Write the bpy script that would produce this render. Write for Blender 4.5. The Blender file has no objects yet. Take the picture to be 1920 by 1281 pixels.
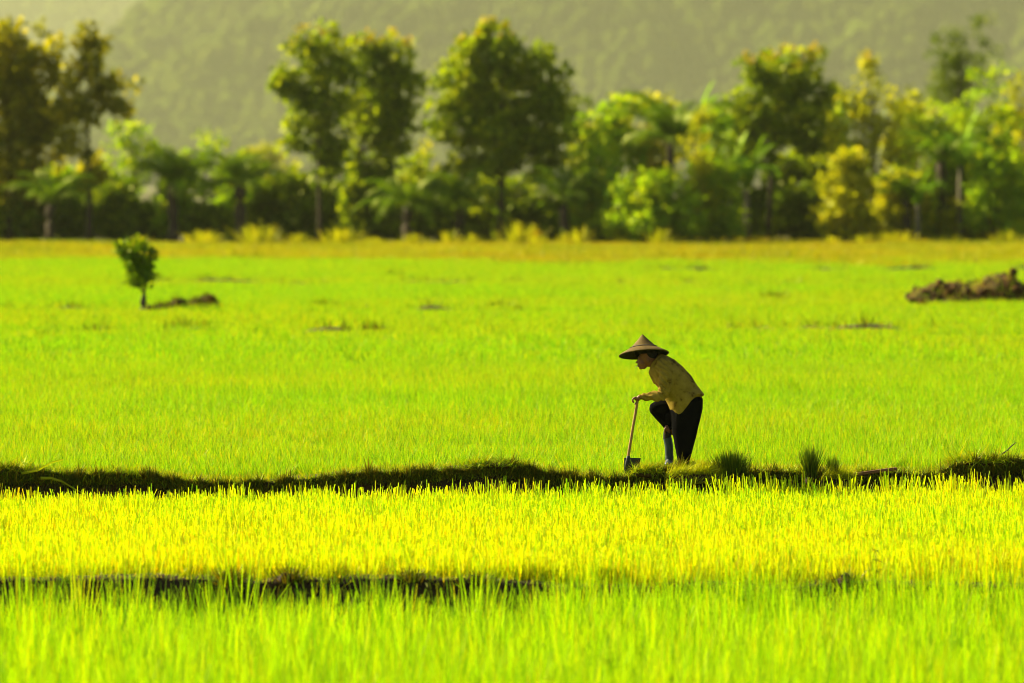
import bpy, bmesh, math, random
import numpy as np
from mathutils import Vector, Matrix, Euler

# ------------------------------------------------------------------ camera, sky, sun, exposure
scene = bpy.context.scene
COL = scene.collection
CAM_Z = 3.5                 # camera stands on a road bank above the terraced paddies
FPX = 10667.0               # 200 mm lens on a 36 mm sensor, in pixels of the 1920 px photograph
HORIZON = 345.0
PERSON_D = 64.7

cam_data = bpy.data.cameras.new('camera')
cam_data.sensor_width = 36.0
cam_data.lens = 200.0
cam_data.clip_start = 0.5
cam_data.clip_end = 40000.0
cam_data.dof.use_dof = True
cam_data.dof.focus_distance = PERSON_D
cam_data.dof.aperture_fstop = 1.9
camera = bpy.data.objects.new('camera', cam_data)
COL.objects.link(camera)
camera.location = (0, 0, CAM_Z)
camera.rotation_euler = (math.radians(90) - math.atan((640.5 - HORIZON) / FPX), 0, 0)
scene.camera = camera

SUN_AZ = math.radians(149.0)     # from +x, counter-clockwise: behind the field, to the left
SUN_EL = math.radians(32.0)
L = Vector((math.cos(SUN_AZ) * math.cos(SUN_EL), math.sin(SUN_AZ) * math.cos(SUN_EL), math.sin(SUN_EL)))

world = bpy.data.worlds.new('World')
scene.world = world
world.use_nodes = True
wn = world.node_tree.nodes
wl = world.node_tree.links
wn.clear()
sky = wn.new('ShaderNodeTexSky')
sky.sky_type = 'NISHITA'
sky.sun_disc = False
sky.sun_elevation = SUN_EL
sky.sun_rotation = math.atan2(L.x, L.y)
sky.air_density = 1.0
sky.dust_density = 3.0
sky.ozone_density = 1.0
bg = wn.new('ShaderNodeBackground')
bg.inputs['Strength'].default_value = 0.05
wo = wn.new('ShaderNodeOutputWorld')
wl.new(sky.outputs[0], bg.inputs[0])
wl.new(bg.outputs[0], wo.inputs[0])

sun_data = bpy.data.lights.new('sun', 'SUN')
sun_data.energy = 5.0
sun_data.angle = math.radians(0.6)
sun_data.color = (1.0, 0.88, 0.55)
sun = bpy.data.objects.new('sun', sun_data)
COL.objects.link(sun)
sun.location = (-60, 60, 80)
sun.rotation_euler = L.to_track_quat('Z', 'Y').to_euler()

vs = scene.view_settings
vs.view_transform = 'Standard'
vs.look = 'None'
vs.exposure = 1.5
vs.gamma = 1.0
vs.use_curve_mapping = False

cy = scene.cycles
cy.max_bounces = 6
cy.diffuse_bounces = 4
cy.transmission_bounces = 4
cy.glossy_bounces = 2
cy.volume_bounces = 0
cy.transparent_max_bounces = 6
cy.sample_clamp_indirect = 6.0
cy.use_denoising = True
try:
    cy.denoiser = 'OPENIMAGEDENOISE'
except Exception:
    pass
cy.denoising_prefilter = 'ACCURATE'
cy.denoising_input_passes = 'RGB_ALBEDO_NORMAL'
cy.filter_width = 1.0
cy.caustics_reflective = False
cy.caustics_refractive = False

# ------------------------------------------------------------------ helpers
def W(px, py, d):
    """a point at distance d seen at that pixel of the photograph (real distance, real size)"""
    return Vector(((px - 960.0) / FPX * d, d, CAM_Z + (HORIZON - py) / FPX * d))

def X(px, d):
    return (px - 960.0) / FPX * d

def tag(o, label=None, cat=None, group=None, kind=None):
    if label: o['label'] = label
    if cat: o['category'] = cat
    if group: o['group'] = group
    if kind: o['kind'] = kind
    return o

def link(name, me, mat=None, parent=None, loc=None):
    o = bpy.data.objects.new(name, me)
    COL.objects.link(o)
    if mat is not None and me is not None and not me.materials:
        me.materials.append(mat)
    if parent is not None:
        o.parent = parent
    if loc is not None:
        o.location = loc
    return o

def empty(name, loc=(0, 0, 0), rz=0.0):
    o = bpy.data.objects.new(name, None)
    o.empty_display_size = 0.1
    COL.objects.link(o)
    o.location = loc
    o.rotation_euler = (0, 0, rz)
    return o

def mesh_np(name, V, F, smooth=False, attrs=None):
    """V (n,3); F (m,k) int array or list of such arrays with different k"""
    me = bpy.data.meshes.new(name)
    if isinstance(F, np.ndarray):
        F = [F]
    V = np.asarray(V, dtype=np.float32)
    me.vertices.add(len(V))
    me.vertices.foreach_set('co', V.ravel())
    nl = sum(f.size for f in F)
    npoly = sum(len(f) for f in F)
    me.loops.add(nl)
    me.polygons.add(npoly)
    idx = np.concatenate([f.ravel() for f in F]).astype(np.int32)
    me.loops.foreach_set('vertex_index', idx)
    starts, tot = [], 0
    for f in F:
        k = f.shape[1]
        starts.append(tot + np.arange(len(f)) * k)
        tot += f.size
    me.polygons.foreach_set('loop_start', np.concatenate(starts).astype(np.int32))
    if smooth:
        me.polygons.foreach_set('use_smooth', np.ones(npoly, dtype=bool))
    if attrs:
        for k, a in attrs.items():
            at = me.attributes.new(k, 'FLOAT', 'POINT')
            at.data.foreach_set('value', np.asarray(a, dtype=np.float32))
    me.update(calc_edges=True)
    return me

def hash01(ix, iy, iz, seed):
    h = (ix.astype(np.int64) * 374761393 + iy.astype(np.int64) * 668265263 + iz.astype(np.int64) * 2147483647 + seed * 1274126177) & 0xFFFFFFFF
    h = ((h ^ (h >> 13)) * 1274126177) & 0xFFFFFFFF
    h = (h ^ (h >> 16)) & 0xFFFFFFFF
    return h / 4294967295.0

def vnoise(P, seed=0):
    P = np.asarray(P, dtype=np.float64)
    i = np.floor(P).astype(np.int64)
    f = P - i
    f = f * f * (3 - 2 * f)
    out = 0
    for dx in (0, 1):
        for dy in (0, 1):
            for dz in (0, 1):
                w = (f[:, 0] if dx else 1 - f[:, 0]) * (f[:, 1] if dy else 1 - f[:, 1]) * (f[:, 2] if dz else 1 - f[:, 2])
                out = out + w * hash01(i[:, 0] + dx, i[:, 1] + dy, i[:, 2] + dz, seed)
    return out * 2 - 1

def fbm(P, scale=1.0, octaves=4, seed=0, gain=0.5):
    P = np.asarray(P, dtype=np.float64) / scale
    a, s, out = 1.0, 0.0, 0
    for k in range(octaves):
        out = out + a * vnoise(P * (2.03 ** k) + 17.3 * k, seed + k)
        s += a
        a *= gain
    return out / s

def fbm1(x, scale, seed=0, octaves=4):
    x = np.atleast_1d(np.asarray(x, dtype=np.float64))
    P = np.stack([x, np.zeros_like(x) + 0.37, np.zeros_like(x) + 0.71], 1)
    return fbm(P, scale, octaves, seed)

# ------------------------------------------------------------------ materials
def new_mat(name):
    m = bpy.data.materials.new(name)
    m.use_nodes = True
    m.node_tree.nodes.clear()
    return m, m.node_tree.nodes, m.node_tree.links

def ramp(N, stops):
    r = N.new('ShaderNodeValToRGB')
    els = r.color_ramp.elements
    while len(els) < len(stops):
        els.new(0.5)
    for e, (p, c) in zip(els, stops):
        e.position = p
        e.color = (*c, 1)
    return r

def leaf_mat(name, cols, tips=None, trans=0.5, noise_scale=0.15, noise_amt=0.25, gloss=0.025, patch=None, patch_scale=0.02, tcol=(1.08, 1.0, 0.4)):
    """two-sided thin leaf: diffuse + translucent + faint gloss. Colour from the per-leaf attribute 'rnd',
    a gradient along the blade ('t'), and a large world-space noise for growth patches; in the far forest it paints sunlit patches."""
    m, N, Lk = new_mat(name)
    at = N.new('ShaderNodeAttribute'); at.attribute_name = 'rnd'
    geo = N.new('ShaderNodeNewGeometry')
    nz = N.new('ShaderNodeTexNoise'); nz.inputs['Scale'].default_value = noise_scale; nz.inputs['Detail'].default_value = 3.0
    Lk.new(geo.outputs['Position'], nz.inputs['Vector'])
    madd = N.new('ShaderNodeMath'); madd.operation = 'MULTIPLY_ADD'
    sub = N.new('ShaderNodeMath'); sub.operation = 'SUBTRACT'; sub.inputs[1].default_value = 0.5
    Lk.new(nz.outputs['Fac'], sub.inputs[0])
    Lk.new(sub.outputs[0], madd.inputs[0]); madd.inputs[1].default_value = noise_amt * 4
    Lk.new(at.outputs['Fac'], madd.inputs[2])
    n = len(cols)
    r = ramp(N, [(k / max(1, n - 1), c) for k, c in enumerate(cols)])
    Lk.new(madd.outputs[0], r.inputs[0])
    col = r.outputs[0]
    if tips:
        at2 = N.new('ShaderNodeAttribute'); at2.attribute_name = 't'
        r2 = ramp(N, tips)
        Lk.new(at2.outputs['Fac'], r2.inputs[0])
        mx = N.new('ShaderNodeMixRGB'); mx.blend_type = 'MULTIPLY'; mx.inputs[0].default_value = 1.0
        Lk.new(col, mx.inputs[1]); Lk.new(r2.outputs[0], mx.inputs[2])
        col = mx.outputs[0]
    if patch:
        n2 = N.new('ShaderNodeTexNoise'); n2.inputs['Scale'].default_value = patch_scale; n2.inputs['Detail'].default_value = 4.0
        Lk.new(geo.outputs['Position'], n2.inputs['Vector'])
        r3 = ramp(N, [(0.38, (1, 1, 1)), (0.62, patch)])
        Lk.new(n2.outputs['Fac'], r3.inputs[0])
        mx = N.new('ShaderNodeMixRGB'); mx.blend_type = 'MULTIPLY'; mx.inputs[0].default_value = 1.0
        Lk.new(col, mx.inputs[1]); Lk.new(r3.outputs[0], mx.inputs[2])
        col = mx.outputs[0]
    dif = N.new('ShaderNodeBsdfDiffuse'); tr = N.new('ShaderNodeBsdfTranslucent')
    gl = N.new('ShaderNodeBsdfGlossy'); gl.inputs['Roughness'].default_value = 0.45
    gl.inputs['Color'].default_value = (1.0, 1.0, 0.4, 1)
    tc = N.new('ShaderNodeMixRGB'); tc.blend_type = 'MULTIPLY'; tc.inputs[0].default_value = 1.0
    tc.inputs[2].default_value = (*tcol, 1)
    Lk.new(col, dif.inputs['Color'])
    Lk.new(col, tc.inputs[1]); Lk.new(tc.outputs[0], tr.inputs['Color'])
    m1 = N.new('ShaderNodeMixShader'); m1.inputs[0].default_value = trans
    Lk.new(dif.outputs[0], m1.inputs[1]); Lk.new(tr.outputs[0], m1.inputs[2])
    m2 = N.new('ShaderNodeMixShader'); m2.inputs[0].default_value = gloss
    Lk.new(m1.outputs[0], m2.inputs[1]); Lk.new(gl.outputs[0], m2.inputs[2])
    out = N.new('ShaderNodeOutputMaterial')
    Lk.new(m2.outputs[0], out.inputs['Surface'])
    return m

def rough_mat(name, stops, scale=3.0, detail=6.0, rough=0.9, bump=0.3, bump_scale=None, spec=0.2, stretch=(1, 1, 1), coord='Object', bump_dist=0.02, metallic=0.0):
    m, N, Lk = new_mat(name)
    tc = N.new('ShaderNodeTexCoord'); mp = N.new('ShaderNodeMapping'); mp.inputs['Scale'].default_value = stretch
    Lk.new(tc.outputs[coord], mp.inputs['Vector'])
    nz = N.new('ShaderNodeTexNoise'); nz.inputs['Scale'].default_value = scale; nz.inputs['Detail'].default_value = detail
    nz.inputs['Roughness'].default_value = 0.65
    Lk.new(mp.outputs[0], nz.inputs['Vector'])
    r = ramp(N, stops); Lk.new(nz.outputs['Fac'], r.inputs[0])
    b = N.new('ShaderNodeBsdfPrincipled')
    b.inputs['Roughness'].default_value = rough
    b.inputs['Specular IOR Level'].default_value = spec
    b.inputs['Metallic'].default_value = metallic
    Lk.new(r.outputs[0], b.inputs['Base Color'])
    if bump:
        n2 = N.new('ShaderNodeTexNoise'); n2.inputs['Scale'].default_value = bump_scale or scale * 3; n2.inputs['Detail'].default_value = 5
        Lk.new(mp.outputs[0], n2.inputs['Vector'])
        bp = N.new('ShaderNodeBump'); bp.inputs['Strength'].default_value = bump; bp.inputs['Distance'].default_value = bump_dist
        Lk.new(n2.outputs['Fac'], bp.inputs['Height']); Lk.new(bp.outputs[0], b.inputs['Normal'])
    out = N.new('ShaderNodeOutputMaterial'); Lk.new(b.outputs[0], out.inputs['Surface'])
    return m

M = {}
M['rice_back'] = leaf_mat('young_rice_leaf', [(0.012, 0.060, 0.001), (0.090, 0.280, 0.001), (0.190, 0.490, 0.001), (0.240, 0.540, 0.001), (0.280, 0.550, 0.001), (0.370, 0.570, 0.001), (0.600, 0.480, 0.003)], trans=0.55, noise_scale=0.35, noise_amt=0.07,  # darkest stops put the shade between blades into the colour
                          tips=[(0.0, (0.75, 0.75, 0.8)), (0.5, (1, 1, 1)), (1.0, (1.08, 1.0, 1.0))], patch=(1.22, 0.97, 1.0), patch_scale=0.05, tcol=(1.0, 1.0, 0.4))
M['rice_mid'] = leaf_mat('yellow_rice_leaf', [(0.200, 0.400, 0.001), (0.440, 0.550, 0.001), (0.560, 0.600, 0.001), (0.620, 0.620, 0.001), (0.640, 0.570, 0.001), (0.620, 0.400, 0.001)], trans=0.55, noise_scale=0.5, noise_amt=0.12,
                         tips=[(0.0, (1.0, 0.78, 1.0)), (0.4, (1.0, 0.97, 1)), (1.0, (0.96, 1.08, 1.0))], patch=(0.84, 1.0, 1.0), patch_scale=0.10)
M['rice_front'] = leaf_mat('green_rice_leaf', [(0.080, 0.220, 0.001), (0.260, 0.470, 0.001), (0.345, 0.540, 0.001), (0.410, 0.560, 0.001), (0.600, 0.520, 0.002)], trans=0.55, noise_scale=0.6, noise_amt=0.15,
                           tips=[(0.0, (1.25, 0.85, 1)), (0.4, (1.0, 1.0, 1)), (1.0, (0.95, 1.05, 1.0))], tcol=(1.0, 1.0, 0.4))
M['dike_grass'] = leaf_mat('creeping_grass_leaf', [(0.14, 0.28, 0.002), (0.30, 0.42, 0.003), (0.48, 0.38, 0.01)], trans=0.45, noise_scale=1.2, noise_amt=0.2)
M['seedling'] = leaf_mat('seedling_leaf', [(0.03, 0.07, 0.004), (0.05, 0.10, 0.004), (0.12, 0.16, 0.005)], trans=0.3, noise_scale=2.0, noise_amt=0.1)
M['seedling_mat'] = leaf_mat('seedling_mat_leaf', [(0.30, 0.40, 0.004), (0.45, 0.50, 0.004), (0.5, 0.46, 0.01)], trans=0.5, noise_scale=2.0, noise_amt=0.1)
M['dry_grass'] = leaf_mat('dry_grass_leaf', [(0.140, 0.220, 0.001), (0.280, 0.380, 0.001), (0.380, 0.430, 0.001), (0.420, 0.410, 0.001), (0.400, 0.320, 0.002)], trans=0.45, noise_scale=0.14, noise_amt=0.7, patch=(1.0, 0.85, 1.0), patch_scale=0.05,
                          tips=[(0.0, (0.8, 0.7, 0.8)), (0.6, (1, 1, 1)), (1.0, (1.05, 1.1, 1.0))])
M['teak'] = leaf_mat('teak_leaf', [(0.070, 0.135, 0.001), (0.220, 0.320, 0.001), (0.540, 0.590, 0.002)], trans=0.6, noise_scale=0.25, noise_amt=0.12)
M['teak_olive'] = leaf_mat('olive_teak_leaf', [(0.120, 0.160, 0.001), (0.300, 0.310, 0.001), (0.550, 0.480, 0.002)], trans=0.6, noise_scale=0.25, noise_amt=0.12)
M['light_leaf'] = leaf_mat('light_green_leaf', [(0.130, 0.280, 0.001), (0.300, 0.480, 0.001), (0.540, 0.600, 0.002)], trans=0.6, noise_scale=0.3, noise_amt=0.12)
M['yellow_leaf'] = leaf_mat('yellow_green_leaf', [(0.200, 0.250, 0.001), (0.420, 0.460, 0.001), (0.640, 0.580, 0.002)], trans=0.6, noise_scale=0.3, noise_amt=0.12)
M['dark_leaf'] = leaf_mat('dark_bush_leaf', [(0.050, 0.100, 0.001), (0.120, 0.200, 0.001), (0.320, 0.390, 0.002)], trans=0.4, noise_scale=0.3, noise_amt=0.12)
M['bloom'] = leaf_mat('orange_bloom', [(0.520, 0.320, 0.004), (0.540, 0.420, 0.004), (0.460, 0.470, 0.005)], trans=0.4, noise_scale=0.4, noise_amt=0.1)
M['palm'] = leaf_mat('palm_leaflet', [(0.040, 0.110, 0.001), (0.100, 0.220, 0.001), (0.280, 0.380, 0.002)], trans=0.4, noise_scale=0.4, noise_amt=0.12, gloss=0.03)
M['banana'] = leaf_mat('banana_leaf', [(0.12, 0.30, 0.003), (0.20, 0.40, 0.003), (0.32, 0.46, 0.004)], trans=0.55, noise_scale=0.4, noise_amt=0.1, gloss=0.03)
M['field_tree'] = leaf_mat('field_tree_leaf', [(0.050, 0.130, 0.002), (0.130, 0.240, 0.002), (0.360, 0.450, 0.002)], trans=0.42, noise_scale=2.0, noise_amt=0.12)
M['weed'] = leaf_mat('weed_leaf', [(0.03, 0.06, 0.003), (0.07, 0.09, 0.003), (0.20, 0.14, 0.006)], trans=0.4, noise_scale=1.5, noise_amt=0.12)
M['forest'] = leaf_mat('far_forest_leaf', [(0.030, 0.052, 0.005), (0.045, 0.066, 0.006), (0.078, 0.092, 0.006)], trans=0.25, noise_scale=0.02, noise_amt=0.3, gloss=0.0, patch=(1.5, 1.5, 1.0), patch_scale=0.006)  # broad lighter patches painted in for sunlit slopes
M['bark'] = rough_mat('bark', [(0.3, (0.035, 0.026, 0.014)), (0.7, (0.10, 0.075, 0.045))], scale=2.5, stretch=(3, 3, 0.6), bump=0.6)
M['pale_bark'] = rough_mat('pale_bark', [(0.3, (0.10, 0.085, 0.05)), (0.7, (0.22, 0.19, 0.12))], scale=2.5, stretch=(3, 3, 0.6), bump=0.5)
M['mud'] = rough_mat('paddy_mud', [(0.3, (0.014, 0.009, 0.004)), (0.5, (0.032, 0.018, 0.006)), (0.75, (0.075, 0.036, 0.010))], scale=4.0, rough=0.85, bump=0.8, bump_scale=14, bump_dist=0.03, coord='Object')
M['soil'] = rough_mat('field_soil', [(0.3, (0.05, 0.045, 0.012)), (0.6, (0.10, 0.09, 0.018)), (0.8, (0.16, 0.12, 0.03))], scale=0.6, rough=0.9, bump=0.4, coord='Object')
M['heap_soil'] = rough_mat('heap_soil', [(0.3, (0.022, 0.010, 0.002)), (0.5, (0.07, 0.030, 0.006)), (0.75, (0.20, 0.085, 0.012))], scale=2.2, rough=0.95, bump=0.9, bump_scale=9, bump_dist=0.06)
M['hill_ground'] = rough_mat('hill_ground', [(0.3, (0.03, 0.035, 0.008)), (0.7, (0.06, 0.055, 0.012))], scale=0.02, rough=1.0, bump=0.0, spec=0.0)

# ------------------------------------------------------------------ blades and scatter
def blades(rng, xy, h, w, lean, bend=0.35, nseg=2, tip=0.15, z0=None, dirs=None, twist=True, fan=None):
    """many grass blades as strips. xy (n,2) roots, h (n,) length, w (n,) width, lean (n,) radians off vertical"""
    n = len(xy)
    az = rng.uniform(0, 2 * np.pi, n) if dirs is None else dirs
    face = rng.uniform(0, np.pi, n) if twist else az + np.pi / 2
    ld = np.stack([np.cos(az), np.sin(az), np.zeros(n)], 1)
    wd = np.stack([np.cos(face), np.sin(face), np.zeros(n)], 1)
    V = np.zeros((n, nseg + 1, 2, 3))
    p = np.zeros((n, 3)); p[:, :2] = xy
    if z0 is not None: p[:, 2] = z0
    ang = lean.copy()
    for s in range(nseg + 1):
        k = s / nseg
        ww = w * (1.0 if k < 0.4 else 1.0 - (1.0 - tip) * (k - 0.4) / 0.6)
        V[:, s, 0] = p - wd * ww[:, None] * 0.5
        V[:, s, 1] = p + wd * ww[:, None] * 0.5
        step = (h / nseg)[:, None]
        p = p + (ld * np.sin(ang)[:, None] + np.array([0, 0, 1.0]) * np.cos(ang)[:, None]) * step
        ang = ang + bend * lean / nseg * 2
    t = np.broadcast_to((np.arange(nseg + 1) / nseg)[None, :, None], (n, nseg + 1, 2)).ravel()
    rnd = np.repeat(rng.uniform(0, 1, n), (nseg + 1) * 2)
    base = np.arange(n)[:, None, None] * (nseg + 1) * 2
    q = np.array([[s * 2, s * 2 + 1, s * 2 + 3, s * 2 + 2] for s in range(nseg)])[None]
    F = (base + q).reshape(-1, 4)
    return V.reshape(-1, 3), F, t, rnd

def blade_mesh(name, mat, *args, **kw):
    V, F, t, r = blades(*args, **kw)
    me = mesh_np(name, V, F, attrs={'t': t, 'rnd': r})
    me.materials.append(mat)
    return me

def merge_parts(parts):
    Vs, Fs, ts, rs, o = [], [], [], [], 0
    for V, F, t, r in parts:
        Vs.append(V); Fs.append(F + o); ts.append(t); rs.append(r); o += len(V)
    return np.concatenate(Vs), np.concatenate(Fs), np.concatenate(ts), np.concatenate(rs)

def scatter(name, protos, pts, rot, idx, scl, sclz=None):
    """one object of kind stuff: prototype meshes instanced on points by geometry nodes"""
    col = bpy.data.collections.new(name + '_kinds')
    for k, me in enumerate(protos):
        col.objects.link(bpy.data.objects.new('%s_kind_%02d' % (name, k), me))
    n = len(pts)
    me = bpy.data.meshes.new(name)
    me.vertices.add(n)
    me.vertices.foreach_set('co', np.asarray(pts, dtype=np.float32).ravel())
    for nm, tp, arr in (('rotz', 'FLOAT', rot), ('scl', 'FLOAT', scl), ('sclz', 'FLOAT', scl if sclz is None else sclz), ('idx', 'INT', idx)):
        a = me.attributes.new(nm, tp, 'POINT')
        a.data.foreach_set('value', np.asarray(arr, dtype=np.int32 if tp == 'INT' else np.float32))
    me.update()
    o = link(name, me)
    ng = bpy.data.node_groups.new(name + '_scatter', 'GeometryNodeTree')
    ng.interface.new_socket('Geometry', in_out='INPUT', socket_type='NodeSocketGeometry')
    ng.interface.new_socket('Geometry', in_out='OUTPUT', socket_type='NodeSocketGeometry')
    N, Lk = ng.nodes, ng.links
    gi = N.new('NodeGroupInput'); go = N.new('NodeGroupOutput')
    ci = N.new('GeometryNodeCollectionInfo'); ci.inputs['Collection'].default_value = col
    ci.inputs['Separate Children'].default_value = True
    ci.inputs['Reset Children'].default_value = True
    iop = N.new('GeometryNodeInstanceOnPoints'); iop.inputs['Pick Instance'].default_value = True
    def named(nm, tp):
        a = N.new('GeometryNodeInputNamedAttribute'); a.data_type = tp; a.inputs['Name'].default_value = nm
        return a.outputs['Attribute']
    cx = N.new('ShaderNodeCombineXYZ'); Lk.new(named('rotz', 'FLOAT'), cx.inputs['Z'])
    cs = N.new('ShaderNodeCombineXYZ')
    s = named('scl', 'FLOAT'); Lk.new(s, cs.inputs['X']); Lk.new(s, cs.inputs['Y']); Lk.new(named('sclz', 'FLOAT'), cs.inputs['Z'])
    Lk.new(gi.outputs[0], iop.inputs['Points'])
    Lk.new(ci.outputs[0], iop.inputs['Instance'])
    Lk.new(named('idx', 'INT'), iop.inputs['Instance Index'])
    Lk.new(cx.outputs[0], iop.inputs['Rotation'])
    Lk.new(cs.outputs[0], iop.inputs['Scale'])
    Lk.new(iop.outputs[0], go.inputs[0])
    md = o.modifiers.new('scatter', 'NODES'); md.node_group = ng
    o['kind'] = 'stuff'
    return o

# ------------------------------------------------------------------ the lie of the land
DIKE_TAB = np.array([[-400, .27], [0, .29], [120, .26], [250, .25], [400, .15], [520, .15], [660, .24], [760, .23], [860, .29], [930, .31], [1000, .27], [1080, .17], [1150, .17],
                     [1200, .2], [1235, .27], [1300, .28], [1400, .23], [1500, .22], [1600, .2], [1700, .20], [1760, .16], [1800, .29], [1920, .32], [2300, .28]])

def dike_y(x):            # front edge of the main dike's top
    return 64.25 + 0.15 * x

def dike_z(x):
    px = 960 + np.asarray(x, dtype=np.float64) * FPX / 64.4
    return np.interp(px, DIKE_TAB[:, 0], DIKE_TAB[:, 1]) + 0.035 * fbm1(x, 0.45, 5) + 0.02 * fbm1(x, 0.12, 6)

def low_dike_y(x):
    return 52.0 + 0.03 * x + 0.25 * fbm1(x, 2.5, 31)

def low_dike_z(x):
    px = 960 + np.asarray(x, dtype=np.float64) * FPX / 52.0
    return np.interp(px, [-400, 0, 400, 900, 1100, 1920, 2300], [-.13, -.12, -.12, -.14, -.18, -.20, -.2]) + 0.06 * fbm1(x, 0.6, 33)

Z_FRONT, Z_MID, Z_BACK = -0.78, -0.40, 0.12
FIELD_END = 238.0

def build_ground():
    # one sheet from in front of the camera to beyond the hills, stepped at the dikes
    ys = np.concatenate([[-60, -30, 0, 8, 14], np.linspace(18, 51, 16), [52.3, 53.0, 54.5, 57, 60, 63, 66, 70], np.linspace(76, 250, 60), np.linspace(256, 420, 40), np.geomspace(440, 19000, 46)])
    xs = np.concatenate([-np.geomspace(8000, 70, 28), np.linspace(-60, 60, 81), np.geomspace(70, 8000, 28)])
    Xg, Yg = np.meshgrid(xs, ys)
    Z = np.where(Yg < 52.4, Z_FRONT, np.where(Yg < 64.9, Z_MID, Z_BACK))
    P = np.stack([Xg.ravel(), Yg.ravel(), np.zeros(Xg.size)], 1)
    far = np.clip((Yg - 100) / 60, 0, 1)
    Z = Z + (0.05 * fbm(P, 14.0, 3, 3)).reshape(Z.shape) * far
    # keep under the camera a bank to stand on
    Z = np.where(Yg < 10, 1.9, Z)
    V = np.stack([Xg, Yg, Z], -1).reshape(-1, 3)
    ny, nx = Xg.shape
    i = np.arange(ny - 1)[:, None] * nx + np.arange(nx - 1)[None]
    F = np.stack([i, i + 1, i + nx + 1, i + nx], -1).reshape(-1, 4)
    me = mesh_np('ground', V, F, smooth=True)
    me.materials.append(M['soil']); me.materials.append(M['mud'])
    cyf = V[F].mean(1)[:, 1]
    me.polygons.foreach_set('material_index', ((cyf > 14) & (cyf < 66)).astype(np.int32))
    o = link('ground', me)
    tag(o, kind='structure')

def strip_mesh(name, xs, rows):
    """rows: list of (y array, z array) over xs"""
    V = np.stack([np.stack([xs, y, z], 1) for y, z in rows], 0)
    nr, nx = V.shape[:2]
    i = np.arange(nr - 1)[:, None] * nx + np.arange(nx - 1)[None]
    F = np.stack([i, i + 1, i + nx + 1, i + nx], -1).reshape(-1, 4)
    return V.reshape(-1, 3), F

def build_dike(name, label, yf, zf, z_foot, z_back, width, x0, x1, rough, seed, nface=14, ntop=10, hump=0.03):
    xs = np.linspace(x0, x1, int((x1 - x0) / 0.035))
    rows = []
    y, z = yf(xs), zf(xs)
    foot = -0.22 + 0.06 * fbm1(xs, 0.5, seed + 9)
    for k in range(nface):
        u = k / (nface - 1)
        yy = y + foot * (1 - u) ** 1.7
        zz = (z_foot - 0.06) + (z - z_foot + 0.06) * u ** 0.85
        P = np.stack([xs, np.full_like(xs, u * 0.6), zz], 1)
        yy = yy + rough * fbm(P, 0.16, 4, seed) + rough * 0.9 * fbm(P, 0.5, 3, seed + 4)
        rows.append((yy, zz))
    for k in range(1, ntop + 1):
        u = k / ntop
        yy = y + width * u
        zb = z + hump * np.sin(math.pi * min(1, u * 1.2)) - (z - z_back + 0.04) * max(0, (u - 0.45) / 0.55) ** 1.5
        P = np.stack([xs, yy, zb * 0], 1)
        zz = zb + 0.02 * fbm(P, 0.2, 4, seed + 2) * (1 if u < 1 else 0)
        rows.append((yy, zz))
    V, F = strip_mesh(name, xs, rows)
    o = link(name, mesh_np(name, V, F, smooth=True), M['mud'])
    tag(o, label, kind='structure')
    return o

build_ground()
build_dike('field_dike', 'tall muddy dike of the paddy under the farmer', dike_y, dike_z, Z_MID, Z_BACK, 0.8, -9.5, 9.5, 0.055, 11)
build_dike('low_field_dike', 'low muddy dike behind the front rice', low_dike_y, low_dike_z, Z_FRONT, Z_MID, 0.6, -8.5, 8.5, 0.05, 41, nface=10, ntop=8)

# ------------------------------------------------------------------ rice
def rice_tile(seed, size, clumps, per, hmu, hsd, wmu, mat, spread=0.035, lean=0.16, nseg=2, tip=0.5, bend=0.3, stray=0.25):
    rng = np.random.default_rng(seed)
    g = int(round(math.sqrt(clumps)))
    cx, cyy = np.meshgrid((np.arange(g) + 0.5) / g, (np.arange(g) + 0.5) / g)
    c = np.stack([cx.ravel(), cyy.ravel()], 1) * size + rng.normal(0, size / g * 0.28, (g * g, 2)) - size / 2
    ch = np.clip(rng.normal(1.0, 0.10, g * g), 0.72, 1.25)
    off = rng.normal(0, spread, (g * g, per, 2))
    xy = (c[:, None] + off).reshape(-1, 2)
    az = np.arctan2(off[..., 1], off[..., 0]).ravel() + rng.normal(0, 0.5, g * g * per)
    r = np.hypot(off[..., 0], off[..., 1]).ravel() / spread
    n = len(xy)
    h = np.clip(rng.normal(hmu, hsd, n), hmu * 0.45, hmu * 1.5) * np.repeat(ch, per)
    ln = np.abs(rng.normal(lean, lean * 0.5, n)) * np.clip(r, 0.3, 1.8)
    st = rng.uniform(0, 1, n) < stray * 0.2
    ln = np.where(st, rng.uniform(0.5, 1.1, n), ln)
    w = rng.normal(wmu, wmu * 0.25, n).clip(wmu * 0.5)
    return blade_mesh('rice_tile_%d' % seed, mat, rng, xy, h, w, ln, bend=bend, nseg=nseg, tip=tip, dirs=az)

def tile_points(rng, x_of_y, y0, y1, size, z, ny_jit=0.0, ymin_fn=None, ymax_fn=None):
    pts = []
    y = y0 + size / 2
    while y < y1:
        half = x_of_y(y)
        k = int(math.ceil(half / size))
        for i in range(-k, k + 1):
            x = i * size + rng.uniform(-.2, .2) * size
            yy = y + rng.uniform(-.1, .1) * size
            if ymin_fn is not None and yy - size / 2 < ymin_fn(x): continue
            if ymax_fn is not None and yy + size / 2 > ymax_fn(x): continue
            pts.append((x, yy, z))
        y += size
    return np.array(pts)

rng = np.random.default_rng(7)
half_w = lambda y: y * 0.092 + 2.5 + y * 0.008

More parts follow.
